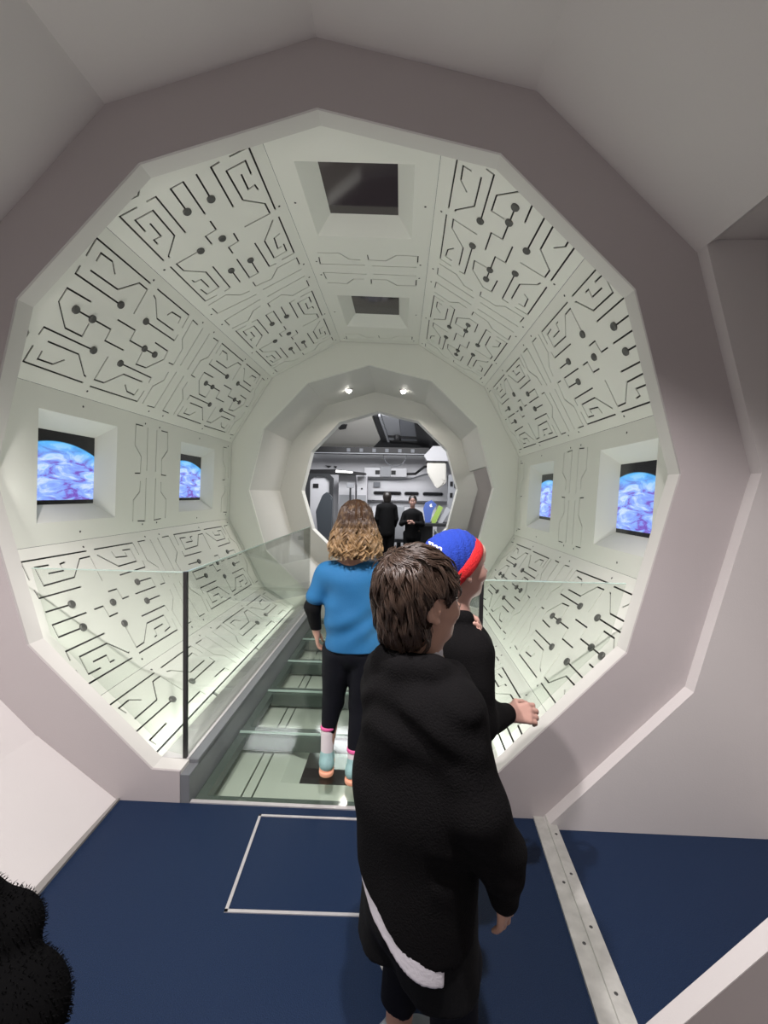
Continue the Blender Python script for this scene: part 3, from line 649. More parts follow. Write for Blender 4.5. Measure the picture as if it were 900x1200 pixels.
# sign post
bm = bmesh.new(); tube(bm, [(-.78, 8.3, 0), (-.78, 8.3, 1.66)], .022, 8)
o = obj('sign_post', bm, 'room_dark'); tag(o, 'thin dark post carrying a small grey notice box', 'post')
bm = bmesh.new(); box(bm, -.86, -.70, 8.27, 8.30, 1.62, 1.74, .008); obj('notice_box', bm, 'mid_grey', o)
bm = bmesh.new(); tube(bm, [(-.78, 8.3, 0), (-.78, 8.3, .02)], .14, 20); obj('foot', bm, 'room_dark', o)
# work table on the right with coloured cloths
o = empty('work_table', (1.15, 7.4, 0), 'dark cluttered work table at the right of the flight room', 'table')
bm = bmesh.new(); box(bm, -.45, .75, -.35, .35, .86, .92, .01); obj('tabletop', bm, 'room_dark', o)
bm = bmesh.new(); box(bm, -.40, -.1, -.28, .28, 0, .86); obj('pedestal', bm, 'room_black', o)
bm = bmesh.new(); box(bm, .35, .65, -.28, .28, 0, .86); obj('pedestal', bm, 'room_black', o)
def leaning(name, pts, y, m, label, cat):
    bm = bmesh.new(); prism(bm, pts, lambda p, s: (p[0], y+(p[1]-1.0)*.35+(.03 if s else 0), p[1])); o = obj(name, bm, m); return tag(o, label, cat)
b_ = leaning('folded_banner', [(.86, 1.20), (.90, 1.33), (1.03, 1.39), (1.14, 1.30), (1.06, 1.16), (1.0, .925), (.90, .925)], 7.30, 'cloth_blue', 'blue banner with a small white mark leaning on the dark table', 'banner')
bm = bmesh.new(); prism(bm, [(.985, 1.27), (1.01, 1.24), (1.05, 1.25), (1.035, 1.285), (1.04, 1.315), (1.0, 1.30)], lambda p, s: (p[0], 7.295+(p[1]-1.0)*.35-(.004 if s else 0), p[1])); obj('white_mark', bm, 'paper_white', b_)
leaning('green_board', [(1.02, .99), (1.18, 1.29), (1.26, 1.24), (1.11, .925), (1.03, .925)], 7.18, 'cloth_green', 'green board leaning on the dark table beside the blue banner', 'board')
leaning('grey_board', [(1.16, .95), (1.34, 1.26), (1.42, 1.20), (1.25, .925), (1.17, .925)], 7.22, 'mid_grey', 'grey board leaning at the right end of the dark table', 'board')
bm = bmesh.new(); box(bm, 1.43, 1.73, 7.98, 8.2, 0, 1.95, .01); o = obj('instrument_cabinet', bm, 'mid_grey'); tag(o, 'grey instrument cabinet standing behind the work table', 'cabinet')
for x0, z0 in ((1.47, 1.70), (1.56, 1.66), (1.47, 1.45)):
    bm = bmesh.new(); box(bm, x0, x0+.06, 7.965, 7.979, z0, z0+.10); obj('dial', bm, 'room_black', o)
# grey seat between the two figures
o = empty('crew_seat', (.36, 7.9, 0), 'pale grey seat back between the two distant figures', 'chair')
bm = bmesh.new(); box(bm, -.11, .11, -.05, .05, .50, 1.25, .03); obj('backrest', bm, 'mid_grey', o)
bm = bmesh.new(); box(bm, -.2, .2, .051, .45, .42, .52, .03); obj('seat', bm, 'room_grey', o)
bm = bmesh.new(); tube(bm, [(0, .2, 0), (0, .2, .42)], .05, 12); obj('pedestal', bm, 'room_dark', o)

# ================= PEOPLE =================
# ---- smooth implicit modelling: round cones and ellipsoids blended, then meshed ----
def smin(a, b, k):
    h = np.clip(.5+.5*(b-a)/k, 0, 1); return b*(1-h)+a*h-k*h*(1-h)
class Body:
    def __init__(s): s.p = []
    def c(s, a, b, r0, r1=None, k=.02, sq=None): s.p.append(('c', np.array(a, float), np.array(b, float), r0, r0 if r1 is None else r1, k, sq)); return s
    def ch(s, pts, rs, k=.02):
        for i in range(len(pts)-1): s.c(pts[i], pts[i+1], rs[i], rs[i+1], k)
        return s
    def e(s, c, r, rot=(0, 0, 0), k=.02): s.p.append(('e', np.array(c, float), np.array(r, float), np.array(Matrix.Rotation(rot[2], 3, 'Z') @ Matrix.Rotation(rot[1], 3, 'Y') @ Matrix.Rotation(rot[0], 3, 'X')), k)); return s
    def sub(s, c, r, rot=(0, 0, 0), k=.01): s.p.append(('s', np.array(c, float), np.array(r, float), np.array(Matrix.Rotation(rot[2], 3, 'Z') @ Matrix.Rotation(rot[1], 3, 'Y') @ Matrix.Rotation(rot[0], 3, 'X')), k)); return s
    def cut(s, n, d, k=.004): s.p.append(('h', np.array(n, float), d, k)); return s     # keep n.x < d
    def bounds(s):
        lo, hi = np.full(3, 1e9), np.full(3, -1e9)
        for q in s.p:
            if q[0] == 'c':
                r = max(q[3], q[4]); lo = np.minimum(lo, np.minimum(q[1], q[2])-r); hi = np.maximum(hi, np.maximum(q[1], q[2])+r)
            elif q[0] == 'e': r = q[2].max(); lo = np.minimum(lo, q[1]-r); hi = np.maximum(hi, q[1]+r)
        return lo-.03, hi+.03
    def mesh(s, h, disp=None, smooth=1):
        lo, hi = s.bounds(); n = np.ceil((hi-lo)/h).astype(int)+1
        ax = [lo[i]+h*np.arange(n[i]) for i in range(3)]
        F = np.full(n, .08, np.float32)
        for q in s.p:
            if q[0] == 'c':
                r = max(q[3], q[4]); m = r+q[5]*1.5+.04; a0, a1 = np.minimum(q[1], q[2])-m, np.maximum(q[1], q[2])+m
            elif q[0] in 'es': m = q[2].max()+q[4]*1.5+.04; a0, a1 = q[1]-m, q[1]+m
            else: a0, a1 = lo, hi
            i0 = np.clip(np.floor((a0-lo)/h).astype(int), 0, n); i1 = np.clip(np.ceil((a1-lo)/h).astype(int)+1, 0, n)
            if (i1 <= i0).any(): continue
            sl = tuple(slice(a, b) for a, b in zip(i0, i1))
            X = ax[0][sl[0]][:, None, None]; Y = ax[1][sl[1]][None, :, None]; Z = ax[2][sl[2]][None, None, :]
            if q[0] == 'c':
                a, b = q[1], q[2]; d = b-a; L2 = max(d@d, 1e-9)
                t = np.clip(((X-a[0])*d[0]+(Y-a[1])*d[1]+(Z-a[2])*d[2])/L2, 0, 1)
                D = np.sqrt((X-a[0]-t*d[0])**2+(Y-a[1]-t*d[1])**2+(Z-a[2]-t*d[2])**2)-(q[3]+(q[4]-q[3])*t)
                F[sl] = smin(F[sl], D, q[5])
            elif q[0] in 'es':
                R = q[3]; c = q[1]; r = q[2]
                x, y, z = X-c[0], Y-c[1], Z-c[2]
                u = (R[0, 0]*x+R[1, 0]*y+R[2, 0]*z)/r[0]; v = (R[0, 1]*x+R[1, 1]*y+R[2, 1]*z)/r[1]; w_ = (R[0, 2]*x+R[1, 2]*y+R[2, 2]*z)/r[2]
                k0 = np.sqrt(u*u+v*v+w_*w_)+1e-6; k1 = np.sqrt((u/r[0])**2+(v/r[1])**2+(w_/r[2])**2)+1e-6
                D = k0*(k0-1)/k1
                F[sl] = smin(F[sl], D, q[4]) if q[0] == 'e' else -smin(-F[sl], D, q[4])
            else:
                D = q[1][0]*X+q[1][1]*Y+q[1][2]*Z-q[2]; F[sl] = -smin(-F[sl], -D, q[3])
        if disp is not None: F = F+disp(ax[0][:, None, None], ax[1][None, :, None], ax[2][None, None, :]).astype(np.float32)
        F[0] = F[-1] = .05; F[:, 0] = F[:, -1] = .05; F[:, :, 0] = F[:, :, -1] = .05
        return nets(F, lo, h, smooth)
def nets(F, lo, h, smooth):
    S = F < 0; n = np.array(F.shape)-1
    acc = np.zeros((*n, 3), np.float32); cnt = np.zeros(n, np.float32)
    offs = [(0, 0), (0, 1), (1, 0), (1, 1)]
    for a in range(3):
        b, c = (a+1) % 3, (a+2) % 3
        for ob, oc in offs:
            s0 = [slice(0, n[i]) for i in range(3)]
            s0[b] = slice(ob, ob+n[b]); s0[c] = slice(oc, oc+n[c]); s1 = list(s0); s1[a] = slice(1, n[a]+1)
            f0, f1 = F[tuple(s0)], F[tuple(s1)]; m = (f0 < 0) != (f1 < 0)
            t = np.where(m, f0/np.where(m, f0-f1, 1), 0)
            acc[..., a] += np.where(m, t, 0); acc[..., b] += m*ob; acc[..., c] += m*oc; cnt += m
    act = cnt > 0; idx = np.full(n, -1); ids = np.argwhere(act); idx[act] = np.arange(len(ids))
    V = (ids+acc[act]/cnt[act][:, None])*h+lo
    quads = []
    for a in range(3):
        b, c = (a+1) % 3, (a+2) % 3
        s0 = [slice(1, n[i]) for i in range(3)]; s0[a] = slice(0, n[a]); s1 = list(s0); s1[a] = slice(1, n[a]+1)
        A, B = S[tuple(s0)], S[tuple(s1)]; m = A != B; P = np.argwhere(m)
        off = np.array([1, 1, 1]); off[a] = 0; P = P+off; fl = A[m]
        def g(db, dc): q = P.copy(); q[:, b] -= db; q[:, c] -= dc; return idx[q[:, 0], q[:, 1], q[:, 2]]
        Q = np.stack([g(1, 1), g(0, 1), g(0, 0), g(1, 0)], 1); Q[~fl] = Q[~fl][:, ::-1]; quads.append(Q)
    Q = np.concatenate(quads); Q = Q[(Q >= 0).all(1)]
    for _ in range(smooth):
        s = np.zeros_like(V); k = np.zeros(len(V))
        for i in range(4):
            j = (i+1) % 4; np.add.at(s, Q[:, i], V[Q[:, j]]); np.add.at(s, Q[:, j], V[Q[:, i]]); np.add.at(k, Q[:, i], 1); np.add.at(k, Q[:, j], 1)
        V = V*.5+.5*s/k[:, None]
    me = bpy.data.meshes.new('m'); me.vertices.add(len(V)); me.vertices.foreach_set('co', V.astype(np.float32).ravel())
    me.loops.add(len(Q)*4); me.loops.foreach_set('vertex_index', Q.ravel().astype(np.int32))
    me.polygons.add(len(Q)); me.polygons.foreach_set('loop_start', np.arange(0, len(Q)*4, 4, dtype=np.int32)); me.polygons.foreach_set('loop_total', np.full(len(Q), 4, np.int32))
    me.polygons.foreach_set('use_smooth', np.ones(len(Q), bool)); me.update(calc_edges=True); me.validate(); return me
def put(name, body, h, m, parent, disp=None, smooth=1):
    me = body.mesh(h, disp, smooth); me.name = name; return link(name, me, m, parent)
def folds(seed, amp, fx=18, fz=14, extra=.5):
    r = np.random.RandomState(seed); ph = r.rand(8)*6.3; d = r.randn(4, 3)
    def f(x, y, z):
        w1 = np.sin(fx*x*d[0, 0]+fx*y*d[0, 1]+fz*z+ph[0]+1.6*np.sin(9*x+7*y*d[1, 0]+8*z+ph[1]))
        w2 = np.sin(fx*1.7*(x*d[1, 0]+y*d[1, 1])+fz*.7*z+ph[2]+1.3*np.sin(11*z+6*x+ph[3]))
        w3 = np.sin(31*x*d[2, 0]+31*y*d[2, 1]+26*z*d[2, 2]+ph[4])
        return amp*(w1*.6+w2*.5+w3*.25*extra)
    return f

mat('skin', (.42, .245, .18), .5, var=.08, vscale=14, bump=.03, bscale=120)
mat('skin_pale', (.46, .27, .22), .5, var=.08, vscale=14, bump=.03, bscale=120)
mat('black_fleece', (.0055, .0052, .0056), .95, bump=.35, bscale=230, spec=.08)
mat('black_cloth', (.0035, .0035, .004), .85, bump=.15, bscale=200, spec=.2)
mat('legging_black', (.005, .0055, .009), .75, bump=.1, bscale=160, spec=.15)
mat('white_cotton', (.62, .60, .64), .85, bump=.1, bscale=120)
mat('tee_blue', (.010, .125, .30), .8, bump=.15, bscale=200, var=.12, vscale=9)
mat('hat_blue', (.012, .045, .36), .95, bump=.6, bscale=260)
mat('hat_red', (.62, .015, .02), .95, bump=.6, bscale=260)
mat('letter_white', (.8, .8, .82), .8)
mat('lip', (.42, .16, .14), .45)
mat('eye_white', (.75, .74, .72), .2); mat('iris_dark', (.03, .02, .015), .1)
mat('sock_white', (.72, .66, .68), .9, bump=.3, bscale=220); mat('sock_pink', (.72, .12, .32), .9)
mat('shoe_teal', (.25, .42, .42), .7, var=.2, vscale=40, bump=.3, bscale=150); mat('shoe_orange', (.85, .40, .26), .6); mat('shoe_grey', (.16, .19, .21), .6); mat('sole_white', (.6, .6, .58), .6)

def hairmat(name, c0, c1, z0=None, z1=None, rough=.38, spec=.6):
    m = bpy.data.materials.new(name); m.use_nodes = True; nt = m.node_tree; b = nt.nodes['Principled BSDF']; b.inputs['Roughness'].default_value = rough; b.inputs['Specular IOR Level'].default_value = spec
    tc = nt.nodes.new('ShaderNodeTexCoord'); n = nt.nodes.new('ShaderNodeTexNoise'); n.inputs['Scale'].default_value = 38; n.inputs['Detail'].default_value = 3; nt.links.new(tc.outputs['Object'], n.inputs['Vector'])
    mx = nt.nodes.new('ShaderNodeMix'); mx.data_type = 'RGBA'; mx.inputs[6].default_value = (*c0, 1); mx.inputs[7].default_value = (*c1, 1)
    if z0 is None: nt.links.new(n.outputs['Fac'], mx.inputs[0])
    else:
        sx = nt.nodes.new('ShaderNodeSeparateXYZ'); nt.links.new(tc.outputs['Object'], sx.inputs[0])
        mr = nt.nodes.new('ShaderNodeMapRange'); mr.inputs[1].default_value = z0; mr.inputs[2].default_value = z1; nt.links.new(sx.outputs[2], mr.inputs[0])
        ad = nt.nodes.new('ShaderNodeMath'); ad.operation = 'MULTIPLY_ADD'; ad.inputs[1].default_value = 1.2; ad.inputs[2].default_value = -.6; ad.use_clamp = False; nt.links.new(n.outputs['Fac'], ad.inputs[0])
        a2 = nt.nodes.new('ShaderNodeMath'); a2.operation = 'ADD'; a2.use_clamp = True; nt.links.new(ad.outputs[0], a2.inputs[0]); nt.links.new(mr.outputs[0], a2.inputs[1]); nt.links.new(a2.outputs[0], mx.inputs[0])
    nt.links.new(mx.outputs[2], b.inputs['Base Color']); MATS[name] = m
hairmat('hair_brown', (.016, .010, .007), (.085, .050, .034))
mat('hair_wavy_base', (.05, .028, .016), .9, spec=.05)
mat('hair_base', (.018, .011, .008), .9, spec=.05)
hairmat('hair_wavy', (.045, .024, .014), (.42, .27, .13), 1.38, 1.22)
hairmat('hair_dark', (.008, .006, .005), (.02, .014, .01))

# locks: many tapered strips grown over a scalp surface, one mesh
def locks(name, paths, r0, m, parent, seg=4, rtip=.15):
    V, Fc = [], []
    for P, rr in paths:
        n = len(P); base = len(V); pa = None
        for i in range(n):
            d = (P[min(i+1, n-1)]-P[max(i-1, 0)]); d.normalize()
            a = d.orthogonal() if pa is None else pa-d*pa.dot(d)
            if a.length < 1e-6: a = d.orthogonal()
            a.normalize(); pa = a; b2 = d.cross(a); t = i/(n-1); r = rr*r0*(1-(1-rtip)*t**2)*(.6+.4*min(1, t*4))
            for k in range(seg):
                an = 2*PI*k/seg; V.append(P[i]+(a*math.cos(an)+b2*math.sin(an)*.6)*r)
        for i in range(n-1):
            for k in range(seg):
                k2 = (k+1) % seg; Fc.append((base+i*seg+k, base+i*seg+k2, base+(i+1)*seg+k2, base+(i+1)*seg+k))
    me = bpy.data.meshes.new(name); me.from_pydata([tuple(v) for v in V], [], Fc)
    return link(name, me, m, parent, True)
# ---- head in its own frame: origin at ear level centre of skull, +x forward, +y left, z up; s = half size unit ----
def head(B, T, s=1.0, sex='b'):
    """adds a head to Body B; T maps local head coords (m) to body coords"""
    R = T.to_3x3(); eul = R.to_euler('XYZ')
    rot = (eul.x, eul.y, eul.z)
    P = lambda *p: np.array(T @ Vector([q*s for q in p]))
    def E(c, r, k=.012, ry=0):
        rr = R @ Matrix.Rotation(ry, 3, 'Y'); e = rr.to_euler('XYZ'); B.e(P(*c), [q*s for q in r], (e.x, e.y, e.z), k*s)
    def SU(c, r, k=.006):
        B.sub(P(*c), [q*s for q in r], rot, k*s)
    E((-.012, 0, .030), (.092, .074, .088), .02)          # cranium
    E((.022, 0, -.020), (.066, .060, .078), .03)          # face
    E((.040, 0, -.078), (.036, .036, .028), .03)          # jaw and chin
    E((.060, 0, -.095), (.017, .019, .014), .015)         # chin point
    E((.078, 0, .045), (.014, .045, .030), .02)           # forehead
    for y in (-1, 1):
        E((.068, y*.024, .018), (.015, .022, .008), .010)   # brow
        E((.060, y*.036, -.030), (.022, .022, .022), .02)   # cheek
        SU((.088, y*.029, -.002), (.014, .017, .011), .010) # eye socket
        E((.070, y*.028, -.002), (.013, .014, .012), .003)  # lid
    E((.088, 0, -.008), (.008, .007, .026), .010, -.25)     # nose bridge
    E((.099, 0, -.028), (.012, .010, .010), .008)           # nose tip
    for y in (-1, 1): E((.090, y*.010, -.031), (.008, .007, .007), .006)
    E((.086, 0, -.054), (.008, .020, .0055), .005)
    E((.083, 0, -.066), (.009, .017, .0065), .005)
    SU((.096, 0, -.060), (.010, .020, .0022), .002)
    for y in (-1, 1):                                        # ears
        E((-.008, y*.076, -.006), (.021, .010, .031), .004, .2)
        E((-.001, y*.076, -.033), (.010, .008, .011), .004)
        SU((.001, y*.088, -.004), (.012, .009, .020), .003)
        E((.010, y*.074, -.010), (.005, .006, .009), .004)
def eyes(T, s, parent):
    for y in (-1, 1):
        bm = bmesh.new(); bmesh.ops.create_icosphere(bm, subdivisions=3, radius=.0125*s)
        bmesh.ops.transform(bm, matrix=T @ Matrix.Translation(Vector((.0715, y*.028, -.002))*s), verts=bm.verts); e = obj('eye', bm, 'eye_white', parent, True)
        bm = bmesh.new(); bmesh.ops.create_icosphere(bm, subdivisions=2, radius=.0065*s)
        bmesh.ops.transform(bm, matrix=T @ Matrix.Translation(Vector((.0795, y*.028, -.002))*s), verts=bm.verts); obj('iris', bm, 'iris_dark', e, True)
# ---- hand: wrist at origin, +x along the palm towards the fingers, +z = back of hand, side = +1 thumb on +y ----
def hand(B, T, side=1, s=1.0, curl=.5, spread=.06, thumb=.6):
    P = lambda p: np.array(T @ (Vector(p)*s))
    k = .006*s
    B.c(P((-.03, 0, 0)), P((.012, 0, 0)), .021*s, .020*s, .012*s)
    for i, y in enumerate((.026, .009, -.009, -.025)):
        B.c(P((.008, y*.6*side, 0)), P((.070-.004*abs(i-1), y*side, 0)), .0135*s, .0105*s, .010*s)
    for i, (y, L) in enumerate(((.027, .062), (.009, .070), (-.010, .065), (-.027, .050))):
        a = Vector((.070-.004*abs(i-1), y*side, 0)); ang = curl*.55; dy = (1.2-i)*spread*side
        pts = [a]; r = [.0092, .0086, .0078, .0066]
        for j, f in enumerate((.45, .30, .25)):
            d = Vector((math.cos(ang), dy, -math.sin(ang))).normalized(); pts.append(pts[-1]+d*L*f); ang += curl*(.95 if j == 0 else .7)
        for j in range(3): B.c(P(pts[j]), P(pts[j+1]), r[j]*s, r[j+1]*s, .003*s)
    t0 = Vector((.012, .020*side, -.004)); t1 = t0+Vector((.026, .024*side, -.010-.010*thumb)); t2 = t1+Vector((.026, .010*side*(1-thumb), -.012*thumb-.004)); t3 = t2+Vector((.020, -.004*side*thumb, -.010*thumb))
    B.c(P(t0), P(t1), .014*s, .0115*s, .010*s); B.c(P(t1), P(t2), .0112*s, .0095*s, .004*s); B.c(P(t2), P(t3), .0095*s, .0075*s, .003*s)
def frame(o, x, z):
    """matrix with origin o, x axis along x, z axis close to z"""
    x = Vector(x).normalized(); z = Vector(z); z = (z-x*z.dot(x)).normalized(); y = z.cross(x)
    m = Matrix((x, y, z)).transposed().to_4x4(); m.translation = Vector(o); return m


def rnd(a, b): return random.uniform(a, b)
def cap_hair(T, s, n, seed, region, length, lift, crown=(-.45, 0, .9), wob=.25, steps=7, rad=(.108, .090, .100), ctr=(-.014, 0, .030), grav=.35, stray=.05):
    """tousled short hair: locks flow away from the crown over the skull"""
    random.seed(seed); out = []; cv = Vector(crown).normalized()
    while len(out) < n:
        d = Vector((random.gauss(0, 1), random.gauss(0, 1), random.gauss(0, 1))).normalized()
        if not region(d): continue
        L = length*rnd(.7, 1.25); st = L/steps; sw = rnd(-1, 1)*wob; lf = lift*rnd(.4, 1.3)+(rnd(.5, 1.2)*.03 if random.random() < stray else 0)
        P = []; q = Vector((d.x*rad[0], d.y*rad[1], d.z*rad[2])); base = rnd(.96, 1.02)
        for i in range(steps):
            t = i/(steps-1); nrm = Vector((q.x/rad[0]**2, q.y/rad[1]**2, q.z/rad[2]**2)).normalized()
            P.append(T @ ((q*base+nrm*lf*math.sin(min(1, t*1.2)*PI*.6)+Vector(ctr))*s))
            fl = d-cv*d.dot(cv) if (d-cv).length > .12 else Vector((rnd(-1, 1), rnd(-1, 1), 0))
            fl = (fl-nrm*fl.dot(nrm)); fl.normalize(); side = nrm.cross(fl)
            v = fl+side*sw*(1+t)+Vector((0, 0, -grav))*(1 if d.z < .5 else .2); v = (v-nrm*v.dot(nrm)).normalized()
            q = q+v*st; r = math.sqrt((q.x/rad[0])**2+(q.y/rad[1])**2+(q.z/rad[2])**2)
            if q.z > -.06: q = q/r
            else: q = q/r*(1 if r > 1 else r)
        out.append((P, rnd(.6, 1.3)))
    return out
from mathutils.bvhtree import BVHTree
def surf_hair(me, crown, ncl, per, length, lift, seed, T, avoid=(), near=None):
    """clumped locks combed over the cap mesh, away from the crown and down"""
    random.seed(seed); vs = [v.co.copy() for v in me.vertices]; bvh = BVHTree.FromPolygons(vs, [list(p.vertices) for p in me.polygons]); out = []
    fwd = (T.to_3x3() @ Vector((1, 0, 0))); steps = 8
    for _ in range(ncl):
        p = vs[random.randrange(len(vs))].copy()
        while near and (p-crown).length > near: p = vs[random.randrange(len(vs))].copy()
        if any((p-e).length < .040 for e in avoid): continue
        L = length*rnd(.6, 1.2); lf = lift*rnd(.3, 1.5); sw = rnd(-.5, .5); g = []
        if random.random() < .05: lf += .012
        for i in range(steps):
            q, n, _i, _d = bvh.find_nearest(p); t = i/(steps-1)
            if any((q-e).length < .034 for e in avoid): break
            a = q-crown; a = a.normalized() if a.length > .01 else Vector((rnd(-1, 1), rnd(-1, 1), 0))
            v = a+Vector((0, 0, -.9 if n.z < .6 else -.2))+fwd*(.7 if n.z > .55 else .1); v = v-n*v.dot(n); v.normalize(); v = v+n.cross(v)*sw*(.3+t); v.normalize()
            g.append((q, n, v)); p = q+v*(L/steps)
        if len(g) < 3: continue
        for k in range(per):
            o1, o2, o3, l2 = rnd(-.008, .008), rnd(-.008, .008), rnd(-.0015, .003), rnd(.8, 1.05); P = []
            for i, (q, n, v) in enumerate(g):
                t = i/(steps-1); c_ = 1-.6*t
                P.append(q+n.cross(v)*o1*c_+v*(o2+t*(l2-1)*L)+n*(.001+o3*c_+lf*math.sin(t*PI*.62)))
            out.append((P, rnd(.6, 1.3)))
    return out
def shoe(B1, B2, a, t):
    """upper and sole bodies: a = ankle (x, y, z), t = toe direction angle in local frame"""
    d = Vector((math.cos(t), math.sin(t), 0)); a = Vector(a)
    h = Vector((a.x, a.y, 0))-d*.035
    B1.c(h+Vector((0, 0, .055)), h+d*.09+Vector((0, 0, .05)), .036, .036, .02).c(h+d*.09+Vector((0, 0, .045)), h+d*.185+Vector((0, 0, .032)), .037, .026, .02)
    B1.c(h+d*.02+Vector((0, 0, .06)), a+Vector((0, 0, .015)), .038, .036, .02)
    B2.c(h+Vector((0, 0, .018)), h+d*.10+Vector((0, 0, .016)), .040, .039, .01).c(h+d*.10+Vector((0, 0, .016)), h+d*.195+Vector((0, 0, .018)), .041, .030, .01).cut((0, 0, -1), -.001)
    B2.cut((0, 0, 1), .028)
# ---------------- boy in the black hoodie (foreground) ----------------
boy = empty('person', (.447, -.985, 0), 'boy with tousled brown hair in black hoodie standing nearest, face turned right', 'person', math.radians(33))
s = .99; T = Matrix.Translation((-.012, 0, 1.256)) @ Matrix.Rotation(math.radians(-9), 4, 'Z') @ Matrix.Rotation(math.radians(-4), 4, 'Y')
B = Body(); head(B, T, s)
B.c((-.010, 0, 1.18), (-.015, 0, 1.06), .049, .055, .03)
B.c((-.01, .11, 1.03), (-.01, -.11, 1.03), .055, .055, .03).c((0, 0, 1.0), (0, 0, .80), .105, .095, .05).c((0, 0, .80), (0, 0, .68), .095, .11, .05)
B.ch([(-.01, -.135, 1.03), (.02, -.185, .84), (.085, -.195, .645)], [.042, .034, .025], .02)
B.ch([(-.01, .135, 1.03), (.05, .165, .84), (.15, .06, .80)], [.042, .034, .025], .02)
hand(B, frame((.087, -.196, .635), (.18, -.06, -1), (.3, -1, 0)), 1, .88, .45, .05, .5)
hand(B, frame((.155, .056, .80), (.6, -1, -.1), (0, .3, 1)), -1, .88, .7, .05, .5)
B.ch([(0, .07, .66), (.02, .07, .38), (-.01, .065, .08)], [.075, .050, .033], .02)
B.ch([(0, -.07, .66), (.05, -.08, .38), (.05, -.09, .08)], [.075, .050, .033], .02)
B.c((-.02, .065, .04), (.10, .04, .03), .028, .024).c((.03, -.09, .04), (.16, -.095, .03), .028, .024)
body = put('body', B, .0038, 'skin', boy); eyes(T, s, boy)
# hoodie
B = Body()
B.c((-.015, .115, 1.025), (-.015, -.115, 1.025), .075, .075, .05).c((-.005, .03, .98), (-.01, .04, .80), .125, .128, .06).c((-.005, -.03, .98), (-.005, -.04, .80), .125, .128, .06)
B.c((-.01, .045, .80), (-.01, .045, .44), .128, .120, .05).c((-.005, -.045, .80), (-.005, -.045, .36), .128, .118, .05)
B.ch([(-.01, -.135, 1.02), (.02, -.183, .84), (.078, -.192, .70)], [.068, .058, .056], .03).c((.075, -.190, .72), (.092, -.197, .615), .056, .036, .02)
B.ch([(-.01, .135, 1.02), (.05, .165, .84), (.145, .065, .80)], [.068, .056, .042], .03)
# hood bunched round the neck
B.ch([(.055, .0, 1.055), (.035, .068, 1.095), (-.035, .078, 1.125), (-.085, .035, 1.115), (-.085, -.035, 1.112), (-.035, -.080, 1.115), (.035, -.068, 1.085), (.055, 0, 1.055)], [.020, .022, .026, .031, .031, .026, .022, .020], .03)
B.e((-.080, .01, 1.055), (.048, .115, .055), (0, .35, 0), .03).e((-.105, -.005, .975), (.038, .085, .065), (0, .25, 0), .03).e((-.05, -.10, 1.045), (.055, .040, .035), (.3, .1, 0), .03)
B.sub((-.015, 0, 1.20), (.048, .050, .09), (0, 0, 0), .01)
B.cut((0, .42, -1), -.545)
f1 = folds(3, .0042, 10, 9)
put('hoodie', B, .0065, 'black_fleece', boy, lambda x, y, z: f1(x, y, z)+.005*np.sin(75*z+30*y*np.sign(y)+2*np.sin(18*y))*np.exp(-((z-1.02)/.07)**2)*(x < .02)+.004*np.sin(60*z+20*x+2.5*np.sin(15*y))*np.exp(-((z-.70)/.07)**2)*(y < -.15), 1)
B = Body(); B.c((-.010, 0, 1.125), (-.015, 0, 1.09), .054, .060); B.sub((-.015, 0, 1.17), (.055, .055, .06), (0, 0, 0), .004); put('collar', B, .005, 'white_cotton', boy)
B = Body().c((-.01, .045, .62), (-.01, .045, .30), .119, .124, .04).c((-.005, -.045, .62), (-.01, -.045, .30), .119, .122, .04).cut((0, .42, -1), -.508).cut((0, 0, 1), .66); B.cut((1, -.2, 0), -.01)
put('shirt', B, .004, 'white_cotton', boy, folds(5, .003, 24, 8))
B = Body().c((-.01, .02, .62), (-.01, .0, .50), .113, .12, .05).c((-.005, .065, .60), (-.02, .078, .28), .10, .102, .03).c((0, -.06, .60), (.02, -.075, .28), .10, .098, .03).cut((0, 0, -1), -.355)
put('shorts', B, .006, 'black_cloth', boy, folds(6, .003, 16, 7))
B = Body().ch([(0, .07, .60), (.02, .072, .38), (-.005, .066, .16)], [.082, .062, .050], .02).ch([(0, -.07, .60), (.05, -.08, .38), (.05, -.09, .14)], [.085, .066, .054], .02).cut((0, 0, -1), -.165)
put('leggings', B, .006, 'legging_black', boy, folds(8, .0022, 20, 16))
B1, B2 = Body(), Body(); shoe(B1, B2, (-.01, .065, .08), -.25); so = put('shoe', B1, .005, 'shoe_grey', boy); put('sole', B2, .005, 'sole_white', so)
B1, B2 = Body(), Body(); shoe(B1, B2, (.05, -.09, .08), -.05); so = put('shoe', B1, .005, 'shoe_grey', boy); put('sole', B2, .005, 'sole_white', so)
# hair
B = Body(); P_ = lambda *p: np.array(T @ Vector([q*s for q in p]))
B.e(P_(-.016, 0, .034), (.104*s, .087*s, .100*s), (0, math.radians(-4), 0), .01).e(P_(-.050, 0, -.040), (.062, .074, .070), (0, 0, 0), .02)
B.sub(P_(.085, 0, -.04), (.072, .11, .088), (0, 0, 0), .01).sub(P_(.012, .083, -.020), (.030, .03, .036), (0, 0, 0), .006).sub(P_(.012, -.083, -.020), (.030, .03, .036), (0, 0, 0), .006)
hr = put('hair', B, .005, 'hair_base', boy, lambda x, y, z: .0025*np.sin(70*y+40*x+2*np.sin(40*z))*np.cos(30*z))
def reg(d):
    if d.x > .55 and d.z < .30: return False
    if abs(d.y) > .6 and -.05 < d.x and d.z < .12: return False
    if d.x > .2 and d.z < -.15: return False
    return d.z > -.72
crown = T @ Vector((-.055, .0, .115))
ear = [T @ Vector((.002, y*.078, -.012)) for y in (-1, 1)]
pth = surf_hair(hr.data, crown, 560, 9, .070, .007, 21, T, avoid=ear)+surf_hair(hr.data, crown, 90, 9, .060, .005, 23, T, near=.05)
